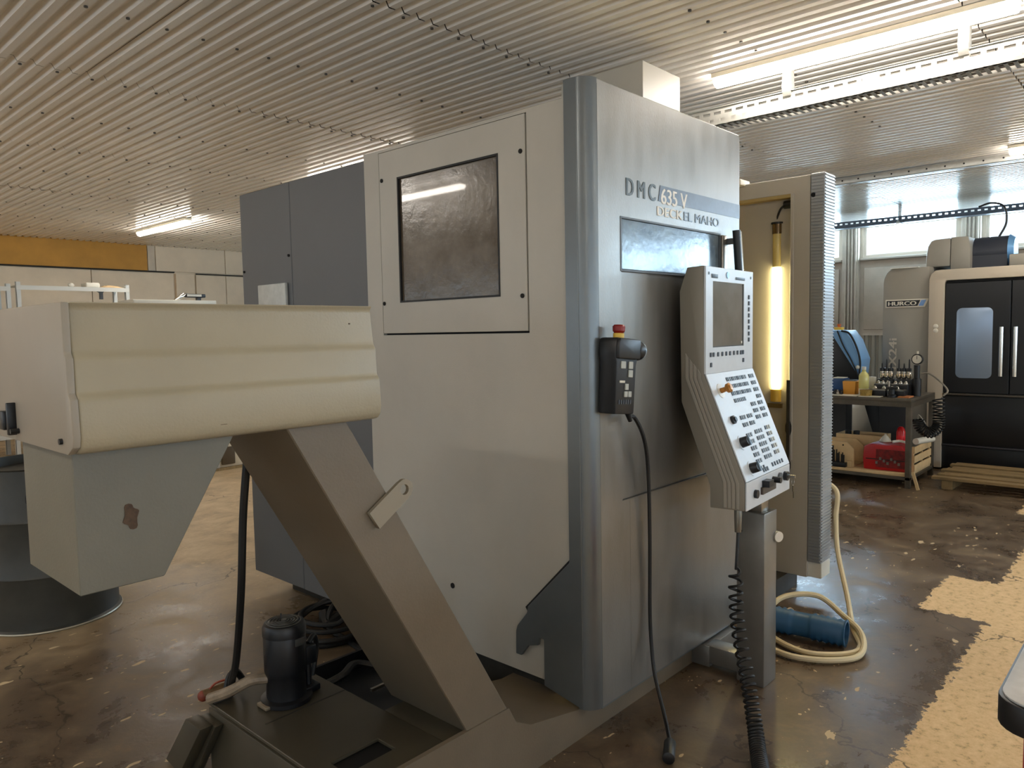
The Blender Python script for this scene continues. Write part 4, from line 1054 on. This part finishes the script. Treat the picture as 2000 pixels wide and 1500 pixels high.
for y0_, y1_, hy in ((1.315, 1.872, 1.376), (0.745, 1.305, 1.262)):
    d = MB(); frame(d, 'x', HX - 0.035, HX + 0.01, y0_, y1_, 0.80, 1.90, 1.480 if y0_ > 1 else 0.870, 1.748 if y0_ > 1 else 1.140, 0.972, 1.624)
    dd = G(d, 'sliding_door', BLACKM, bev=0.003, seg=1)
    w0, w1 = (1.455, 1.773) if y0_ > 1 else (0.845, 1.165)
    pr_ = [(c[0], c[1]) for c in rr(w0 + 0.003, w1 - 0.003, 0.948, 1.648, 0.05)]
    G(MB().prism(pr_, 'x', HX - 0.038, HX - 0.020), 'door_window', HURW, dd, bev=0.002)
    G(MB().cyl((HX - 0.085, hy, 0.975), (HX - 0.085, hy, 1.455), 0.020, n=14), 'door_handle', CHROME, dd)
    for z in (1.02, 1.41): G(MB().box(HX - 0.085, HX - 0.03, hy - 0.012, hy + 0.012, z - 0.015, z + 0.015), 'handle_mount', BLACKP, dd)
G(MB().box(HX - 0.03, HX + 0.02, 0.3, 1.875, 0.27, 0.77), 'lower_panel', BLACKM, bev=0.006)
G(MB().box(HX - 0.06, HX + 0.02, 0.3, 1.875, 0.772, 0.792), 'ledge', mat('ledge_edge', '#4a4640', 0.4), bev=0.004)
G(MB().box(HX - 0.05, HX + 0.02, 0.3, 1.875, 0.255, 0.272), 'ledge', mat('ledge_edge2', '#37363c', 0.4), bev=0.003)
G(MB().box(HX - 0.02, HX + 0.02, 0.3, 1.875, 0.02, 0.25), 'lower_panel', BLACKM, bev=0.006)
G(MB().box(HX - 0.015, HX + 0.02, 0.3, 1.875, 1.905, 1.925), 'door_track', DARKHOLE)
G(MB().prism([(2.10, 2.085), (2.10, 2.20), (2.085, 2.30), (2.055, 2.352), (2.02, 2.365), (1.880, 2.37), (1.880, 2.085)], 'x', HX + 0.15, HX + 0.9), 'top_cover', HURG, bev=0.008)
G(MB().prism([(1.875, 2.05), (1.875, 2.375), (1.720, 2.375), (1.70, 2.25), (1.70, 2.05)], 'x', HX + 0.15, HX + 0.9), 'top_cover', HURG, bev=0.008)
mt_ = G(MB().cyl((HX + 0.4, 1.700, 2.215), (HX + 0.4, 1.400, 2.215), 0.155, n=24).box(HX + 0.25, HX + 0.55, 1.40, 1.70, 2.045, 2.22), 'motor', mat('motor_blue_black', '#2a2f3a', 0.4), None, ang=40)
G(MB().cyl((HX + 0.4, 1.400, 2.215), (HX + 0.4, 1.35, 2.215), 0.165, 0.13, n=24), 'motor_end_bell', mat('motor_end_blue', '#5f90bd', 0.35, metal=0.3))
G(MB().box(HX + 0.1, HX + 0.6, 0.4, 1.36, 2.04, 2.16), 'top_unit', HURG, bev=0.01)
for k in range(6): G(MB().box(HX + 0.2, HX + 0.55, 0.6 + 0.11 * k, 0.67 + 0.11 * k, 2.16, 2.26), 'coil_unit', STEEL, bev=0.004)
G(MB().tube(smooth([(HX + 0.4, 1.50, 2.36), (HX + 0.4, 1.44, 2.50), (HX + 0.4, 1.46, 2.66), (HX + 0.45, 1.58, 2.72), (HX + 0.5, 1.70, 2.70)]), 0.010, 8), 'power_cable', BLACKR)
for z in (1.47, 1.425): G(MB().sphere((HX - 0.052, 1.952, z), 0.024, 12, (0.5, 1, 1)), 'indicator_lens', WHITEP)
# badge
bd = G(MB().prism([(2.445, 1.672), (2.065, 1.672), (2.030, 1.758), (2.445, 1.758)], 'x', HX - 0.010, HX), 'badge', WHITEP, bev=0.003)
G(MB().prism([(2.432, 1.685), (2.135, 1.685), (2.108, 1.745), (2.432, 1.745)], 'x', HX - 0.0125, HX - 0.009), 'badge_field', BLACKP, bd)
G(MB().prism([(2.125, 1.685), (2.080, 1.685), (2.053, 1.745), (2.098, 1.745)], 'x', HX - 0.0125, HX - 0.009), 'badge_stripe', mat('badge_blue', '#7fa6dd', 0.4), bd)
hoff = Vector((-9.4, -1.3, 0))
lettering('HURCO', bd, WHITEP, Vector((HX - 0.013, 2.418, 1.695)) + hoff, (0, -1, 0), (0, 0, 1), 0.275, 0.040, bold=0.003)
lettering('VMX24i', hm, HURC, Vector((HX - 0.003, 2.330, 0.83)) + hoff, (0, 0, 1), (0, 1, 0), 0.52, 0.075, bold=0.004)
# pallet board
pal = root('wooden_platform', 'low wooden slatted platform along the foot of the black doors', 'platform', (7.95, 0.9, 0))
for k in range(8):
    x0_ = -0.42 + 0.118 * k
    dz_ = (0.0, 0.008, -0.004, 0.010, 0.002, -0.003, 0.007, 0.0)[k]
    MB().box(x0_, x0_ + 0.088, -0.90, 0.83 - 0.02 * (k % 3), 0.085 + dz_, 0.110 + dz_).build('plank', WOOD, pal, bev=0.002, seg=1)
for y_ in (-0.85, 0.0, 0.66): MB().box(-0.40, 0.5, y_, y_ + 0.09, 0.0, 0.080).build('bearer', WOOD, pal, bev=0.002, seg=1)

# work table
wt = root('work_table', 'dark steel work table with a lower shelf, standing left of the black doors', 'table', (7.8, 2.6, 0))
TBM = mat('table_steel', '#5e574c', 0.45, metal=0.3, noise=0.2, nscale=10)
x0, x1, y0, y1 = -0.43, 0.40, -0.735, 0.75
MB().box(x0, x1, y0, y1, 0.790, 0.822).build('table_top', TBM, wt, bev=0.003)
f_ = MB(); frame(f_, 'z', 0.745, 0.790, x0, x1, y0, y1, x0 + 0.05, x1 - 0.05, y0 + 0.05, y1 - 0.05); f_.build('apron', TBM, wt)
for xx_ in (x0, x1 - 0.045):
    for yy2 in (y0, y1 - 0.045): MB().box(xx_, xx_ + 0.045, yy2, yy2 + 0.045, 0, 0.745).build('leg', TBM, wt, bev=0.003)
MB().box(x0 + 0.03, x1, y0 + 0.02, y1, 0.100, 0.130).build('lower_shelf', WOODL, wt, bev=0.003)
f_ = MB(); frame(f_, 'z', 0.075, 0.100, x0, x1, y0, y1, x0 + 0.04, x1 - 0.04, y0 + 0.04, y1 - 0.04); f_.build('shelf_frame', TBM, wt)
TX = 7.42; TZ = 0.822
def one(mb, name, m, label, cat, group=None, **k):
    o = mb.build(name, m, **k); tag(o, label, cat, group); return o
# things on the table, y decreases to the right in the picture
bt = root('spray_bottle', 'clear bottle of yellow liquid with a white cap on the work table', 'bottle', (7.60, 2.345, TZ))
MB().lathe((0, 0, 0.062), [(0.042, 0), (0.046, 0.01), (0.046, 0.12), (0.040, 0.14), (0.018, 0.165), (0.016, 0.185)], 20).build('bottle_body', mat('yellow_liquid', '#d9d489', 0.15), bt)
MB().lathe((0, 0, 0.0), [(0.043, 0), (0.046, 0.004), (0.046, 0.062)], 20).build('bottle_label', WHITEP, bt)
MB().lathe((0, 0, 0.245), [(0.020, 0), (0.020, 0.028), (0.0, 0.029)], 14).build('bottle_cap', WHITEP, bt)
one(MB().box(7.72, 7.75, 2.275, 2.340, TZ, TZ + 0.17), 'white_box', WHITEP, 'upright white box behind the yellow bottle', 'box', bev=0.003)
one(MB().lathe((7.47, 2.285, TZ + 0.006), [(0.050, 0), (0.056, 0.055), (0.052, 0.055), (0.048, 0.01)], 18), 'parts_bowl', mat('brown_yellow_bowl', '#a08440', 0.5, noise=0.4, nscale=50), 'small brown and yellow bowl of parts right of the bottle', 'bowl')
ob = root('orange_bin', 'orange open storage bin left of the yellow bottle', 'bin', (7.66, 2.475, TZ))
MB().prism([(-0.055, 0), (0.050, 0), (0.060, 0.13), (-0.062, 0.13)], 'x', -0.09, 0.09).build('bin_body', ORANGE, ob, bev=0.004)
MB().box(-0.08, 0.08, -0.05, 0.05, 0.131, 0.139).build('bin_contents', STEEL, ob)
bb = root('blue_bin', 'blue open storage bin beside the orange one', 'bin', (7.70, 2.60, TZ + 0.03))
MB().prism([(-0.055, 0), (0.055, 0), (0.065, 0.12), (-0.065, 0.12)], 'x', -0.08, 0.08).build('bin_body', BLUEP, bb, bev=0.004)
MB().box(-0.07, 0.07, -0.05, 0.05, 0.121, 0.129).build('bin_contents', WHITEP, bb)
one(MB().box(7.62, 7.78, 2.53, 2.67, TZ, TZ + 0.03), 'bin_tray', BLACKM, 'flat dark tray under the blue bin', 'tray', bev=0.003)
one(MB().lathe((7.66, 2.71, TZ), [(0.04, 0), (0.045, 0.11), (0, 0.111)], 14), 'yellow_tub', YELLOWP, 'small yellow tub at the left end of the table by the ribbed column', 'tub')
for k, (yy3, col_) in enumerate(((2.62, STEEL), (2.585, BLACKM), (2.555, STEEL), (2.53, BLACKM))):
    one(MB().lathe((7.50 + 0.02 * (k % 2), yy3, TZ), [(0.014, 0), (0.014, 0.03), (0.008, 0.034), (0.008, 0.05), (0, 0.05)], 10), 'tool_collet', col_, ('bright metal collet standing leftmost in front of the blue bin', 'dark metal collet standing second from the left before the blue bin', 'bright metal collet standing third from the left before the blue bin', 'dark metal collet standing nearest the orange bin')[k], 'collet', 'collets in front of the blue bin')
one(MB().box(7.40, 7.58, 2.35, 2.60, TZ, TZ + 0.004), 'paper_sheet', PAPER, 'sheet of paper lying in front of the orange bin', 'paper')
one(MB().box(7.395, 7.55, 2.14, 2.33, TZ, TZ + 0.006), 'paper_pad', PAPER, 'white pad lying at the front edge below the bottle', 'paper')
# vise blocks with toolholders
def toolholder(parent, x, y, z, h):
    MB().lathe((x, y, z), [(0.016, 0), (0.024, 0.02), (0.026, 0.045), (0.026, 0.055), (0.020, 0.062), (0.020, 0.075)], 14).build('taper', CHROME, parent)
    MB().lathe((x, y, z + 0.075), [(0.022, 0), (0.020, 0.03), (0.008, 0.034), (0.006, h), (0.001, h + 0.01)], 12).build('cutter', BLACKM, parent)
for i, (yc, wd, lab) in enumerate(((2.190, 0.14, 'dark stepped tool rack with bright tool holders, left of the pair'), (2.035, 0.15, 'dark stepped tool rack with bright tool holders, right of the pair'))):
    rk = root('tool_rack', lab, 'tool rack', (7.62, yc, TZ))
    MB().box(-0.12, 0.0, -wd / 2, wd / 2, 0, 0.055).build('rack_base', BLACKM, rk, bev=0.004)
    MB().box(-0.115, -0.01, -wd / 2 + 0.005, wd / 2 - 0.005, 0.055, 0.067).build('rack_plate', STEEL, rk)
    MB().box(0.0, 0.10, -wd / 2, wd / 2, 0, 0.105).build('rack_base', BLACKM, rk, bev=0.004)
    MB().box(0.005, 0.095, -wd / 2 + 0.005, wd / 2 - 0.005, 0.105, 0.114).build('rack_plate', STEEL, rk)
    MB().box(0.10, 0.20, -wd / 2, wd / 2, 0, 0.150).build('rack_base', BLACKM, rk, bev=0.004)
    for k in range(3):
        yk = -wd / 2 + 0.03 + k * (wd - 0.06) / 2
        if i + k != 1: 
            MB().lathe((-0.06, yk, 0.067), [(0.020, 0), (0.022, 0.01), (0.012, 0.022), (0.010, 0.030), (0, 0.031)], 12).build('nut', CHROME, rk)
        MB().lathe((0.05, yk, 0.114), [(0.020, 0), (0.020, 0.012), (0.010, 0.016), (0.010, 0.026), (0, 0.027)], 12).build('nut', CHROME, rk)
        toolholder(rk, 0.15, yk, 0.150, 0.07 + 0.04 * ((k + i) % 2))
vz = root('black_tool', 'black clamp standing at the front edge of the table before the racks', 'clamp', (7.46, 2.055, TZ))
MB().lathe((0, 0, 0), [(0.040, 0), (0.040, 0.02), (0.026, 0.03), (0.026, 0.075)], 16).build('clamp_base', BLACKM, vz)
MB().box(-0.02, 0.02, -0.05, 0.05, 0.075, 0.10).build('clamp_jaw', BLACKM, vz, bev=0.004)
MB().cyl((0, 0.025, 0.10), (0, 0.025, 0.15), 0.010, n=10).build('clamp_bolt', STEEL, vz)
dg_ = root('dial_gauge', 'round white dial gauge on a black stand at the right end of the table', 'gauge', (7.72, 1.912, TZ))
MB().lathe((0, 0, 0), [(0.040, 0), (0.040, 0.16), (0.026, 0.17), (0.026, 0.29)], 16).build('stand', BLACKM, dg_)
MB().lathe((0.03, 0, 0.345), [(0.048, 0), (0.050, 0.006), (0.050, 0.030), (0.042, 0.036)], 24, (-1, 0, 0)).build('dial_case', BLACKP, dg_)
MB().cyl((-0.004, 0, 0.345), (-0.009, 0, 0.345), 0.040, n=24).build('dial_face', WHITEP, dg_)
MB().cyl((0.015, 0, 0.393), (0.015, 0, 0.42), 0.009, n=10).build('dial_stem', WHITEP, dg_)
MB().box(-0.011, -0.009, -0.002, 0.002, 0.345, 0.378).build('needle', BLACKP, dg_)
one(MB().box(7.44, 7.60, 1.905, 2.00, TZ, TZ + 0.012), 'orange_folder', mat('orange_cover', '#b87443', 0.6), 'orange covered notebook lying before the right tool rack', 'notebook')
# coiled air hose at table end
chs = root('coiled_air_hose', 'thick black spiral air hose hanging at the right end of the work table', 'hose', (7.9, 1.80, 0))
MB().tube([Vector(p) - Vector((7.9, 1.80, 0)) for p in smooth([(7.95, 1.93, 1.02), (7.95, 1.86, 1.02), (7.85, 1.74, 0.95), (7.75, 1.66, 0.88), (7.72, 1.69, 0.83)])], 0.008, 8).build('hose_lead', mat('hose_grey', '#8c867a', 0.5), chs)
hp = [(7.60, 1.70, 0.82), (7.58, 1.69, 0.66), (7.58, 1.695, 0.56), (7.58, 1.76, 0.50), (7.58, 1.84, 0.545), (7.58, 1.86, 0.62)]
MB().tube([p - Vector((7.9, 1.80, 0)) for p in helix(hp, 0.045, lambda t: 24 * t, 12)], 0.0075, 6).build('spiral', BLACKR, chs)
MB().tube(smooth([(-0.32, 0.06, 0.62), (-0.33, 0.05, 0.66), (-0.33, -0.01, 0.58)]), 0.005, 6).build('hose_end', GALV, chs)
# crates and things on lower shelf
LZ = 0.130
rc_ = root('red_case', 'red tool case with dark print on the lower shelf of the table', 'case', (7.55, 2.12, LZ))
MB().prism([(-0.20, 0), (0.17, 0), (0.18, 0.10), (0.17, 0.22), (0.10, 0.245), (-0.15, 0.24), (-0.20, 0.19)], 'x', -0.10, 0.12).build('case_body', REDP, rc_, bev=0.012)
MB().box(-0.104, -0.100, -0.19, 0.06, 0.03, 0.20).build('case_print', REDD, rc_)
MB().box(-0.106, -0.100, -0.19, 0.15, 0.10, 0.108).build('case_seam', BLACKR, rc_)
for k in range(7): MB().box(-0.112, -0.102, -0.15 + 0.032 * k, -0.13 + 0.032 * k, 0.06 + 0.02 * (k % 3), 0.085 + 0.02 * (k % 3)).build('case_latch', STEEL, rc_)
wbx = root('plywood_box', 'pale plywood box with a notched side on the left of the lower shelf', 'box', (7.50, 2.52, LZ))
MB().prism([(-0.13, 0), (0.25, 0), (0.25, 0.235), (-0.06, 0.235), (-0.13, 0.17)], 'x', -0.02, 0.0).build('box_side', WOODL, wbx, bev=0.002)
MB().prism([(-0.13, 0), (0.25, 0), (0.25, 0.235), (-0.06, 0.235), (-0.13, 0.17)], 'x', 0.26, 0.28).build('box_side', WOODL, wbx, bev=0.002)
MB().box(0.0, 0.26, -0.13, 0.25, 0, 0.015).build('box_bottom', WOODL, wbx)
MB().cyl((-0.024, -0.03, 0.205), (-0.02, -0.03, 0.205), 0.008, n=8).build('hole', DARKHOLE, wbx)
MB().box(-0.05, -0.03, -0.12, 0.05, 0.0, 0.06).build('front_slat', WOODL, wbx)
tb = root('drill_set', 'cluster of dark upright drills in a black holder before the plywood box', 'drill set', (7.425, 2.56, LZ))
MB().box(-0.03, 0.03, -0.12, 0.12, 0, 0.045).build('holder', BLACKM, tb, bev=0.004)
for k in range(14):
    yk = -0.10 + 0.015 * k
    MB().cyl((0.010 * (k % 3 - 1), yk, 0.045), (0.010 * (k % 3 - 1), yk, 0.12 + 0.08 * math.exp(-((yk - 0.03) / 0.05) ** 2) + 0.02 * (k % 2)), 0.0055, n=6).build('drill', BLACKM, tb)
wct = root('open_carton', 'brown open carton with two black cups behind the plywood box', 'carton', (7.95, 2.45, LZ))
f_ = MB(); frame(f_, 'z', 0.0, 0.27, -0.14, 0.14, -0.22, 0.22, -0.13, 0.13, -0.21, 0.21); f_.build('carton_walls', WOODL, wct)
MB().box(-0.13, 0.13, -0.21, 0.21, 0.0, 0.22).build('carton_contents', mat('cardboard_brown', '#8a6a42', 0.8), wct)
for k, yk in enumerate((0.13, 0.05)):
    o = MB().lathe((7.90, 2.45 + yk, LZ + 0.222), [(0.028, 0), (0.031, 0.075), (0.027, 0.075), (0.025, 0.01)], 16).build('black_cup', BLACKP); tag(o, ('black cup standing at the left in the brown carton', 'black cup standing at the right in the brown carton')[k], 'cup')
rb_ = root('red_bottle', 'bright red spray bottle standing behind the red case', 'bottle', (7.78, 2.055, LZ))
MB().lathe((0, 0, 0), [(0.038, 0), (0.040, 0.01), (0.040, 0.33), (0.030, 0.37), (0.015, 0.385), (0, 0.386)], 18).build('bottle_body', mat('bright_red', '#d3161e', 0.3), rb_)
MB().lathe((0, 0, 0.25), [(0.0405, 0), (0.0405, 0.05)], 18).build('bottle_label', mat('label_red', '#f02a34', 0.4), rb_)
one(MB().lathe((7.66, 2.16, LZ + 0.248), [(0.055, 0), (0.050, 0.010), (0.022, 0.050), (0.010, 0.058), (0.010, 0.07), (0, 0.07)], 18), 'oil_funnel', WHITEP, 'white upside down funnel standing on the red case', 'funnel')
one(MB().tube(smooth([(7.60, 2.08, LZ + 0.256), (7.64, 2.03, LZ + 0.262), (7.62, 1.97, LZ + 0.258)]), 0.013, 8), 'bent_tube', WHITEP, 'white bent tube lying on the right of the red case', 'tube')
wc2 = root('wooden_crate', 'pale wooden slatted crate under the right end of the work table', 'crate', (7.80, 1.80 + 0.14, LZ))
for z in (0.0, 0.085, 0.17): MB().box(-0.28, 0.30, -0.075, -0.063, z, z + 0.065).build('slat', WOODL, wc2, bev=0.002, seg=1)
for z in (0.0, 0.085, 0.17): MB().box(0.30, 0.312, -0.063, -0.028, z, z + 0.065).build('slat', WOODL, wc2, bev=0.002, seg=1)
for xx_ in (-0.28, 0.01, 0.27): MB().box(xx_, xx_ + 0.03, -0.063, -0.048, 0, 0.235).build('corner_batten', WOODL, wc2)
MB().box(-0.26, 0.29, -0.045, -0.028, 0, 0.2).build('crate_contents', mat('crate_dark', '#584a36', 0.8), wc2)
one(MB().cyl((7.70, 1.905, LZ + 0.262), (7.98, 1.83, LZ + 0.262), 0.030, n=14), 'white_pipe', WHITEP, 'white plastic tube lying across the wooden crate', 'pipe')
one(MB().box(7.33, 7.345, 1.775, 1.80, 0.004, 0.17).xf(Matrix.Translation((7.33, 1.79, 0)) @ Matrix.Rotation(math.radians(-16), 4, 'X') @ Matrix.Translation((-7.33, -1.79, 0))), 'wood_batten', WOODL, 'short pale wooden stick leaning by the front table leg', 'stick')
# sack and black frame behind the table
one(MB().sphere((9.25, 2.86, 0.30), 0.34, 16, (0.8, 0.75, 0.9)), 'white_sack', BAG, 'pale woven sack on the floor seen under the table', 'sack')
fr_ = root('black_stand', 'black slanted machine stand behind the work table', 'stand', (8.75, 2.55, 0))
MB().prism([(0.15, 0.82), (-0.08, 0.82), (-0.10, 0.0), (-0.02, 0.0), (-0.02, 0.25)], 'x', -0.16, -0.02).build('slanted_brace', BLACKM, fr_, bev=0.004)
MB().box(-0.30, -0.17, -0.36, -0.10, 0.0, 0.80).build('stand_box', mat('stand_box_grey', '#26282d', 0.5), fr_, bev=0.004)
# blue console
bc = root('control_console', 'black console with a slanted light blue face beside the grey column', 'control panel', (8.30, 2.72, 0.84))
MB().prism([(0.24, 0.0), (-0.16, 0.0), (-0.14, 0.10), (0.10, 0.56), (0.24, 0.585)], 'x', -0.05, 0.25).build('console_body', BLACKM, bc, bev=0.006)
MB().prism([(-0.145, 0.14), (-0.16, 0.30), (-0.085, 0.50), (-0.01, 0.603), (0.16, 0.608), (0.14, 0.595)][::-1], 'x', -0.16, 0.20).build('console_face', BLUESC, bc, bev=0.004)
MB().box(-0.16, 0.26, 0.18, 0.25, -0.0, 0.02).build('console_foot', BLACKM, bc)
MB().tube(smooth([(-0.17, 0.02, 0.60), (-0.17, -0.06, 0.57), (-0.17, -0.13, 0.44), (-0.165, -0.17, 0.28), (-0.165, -0.16, 0.12)]), 0.010, 8).build('console_cable', BLACKR, bc)
MB().tube(smooth([(-0.175, 0.06, 0.60), (-0.172, 0.0, 0.45), (-0.17, -0.08, 0.30), (-0.17, -0.15, 0.14)]), 0.007, 8).build('console_cable', BLACKR, bc)
MB().box(-0.13, -0.05, 0.03, 0.11, 0.608, 0.638).build('stop_base', YELLOWP, bc, bev=0.004)
MB().lathe((-0.09, 0.07, 0.638), [(0.015, 0), (0.015, 0.015), (0.022, 0.02), (0.020, 0.035), (0, 0.036)], 12).build('stop_button', mat('orange_red', '#b8591e', 0.4), bc)
MB().sphere((-0.17, -0.15, 0.22), 0.022, 8).build('cable_clip', WHITEP, bc)
MB().box(0.0, 0.20, 0.02, 0.25, -0.84, 0.0).build('console_pedestal', BLACKM, bc)
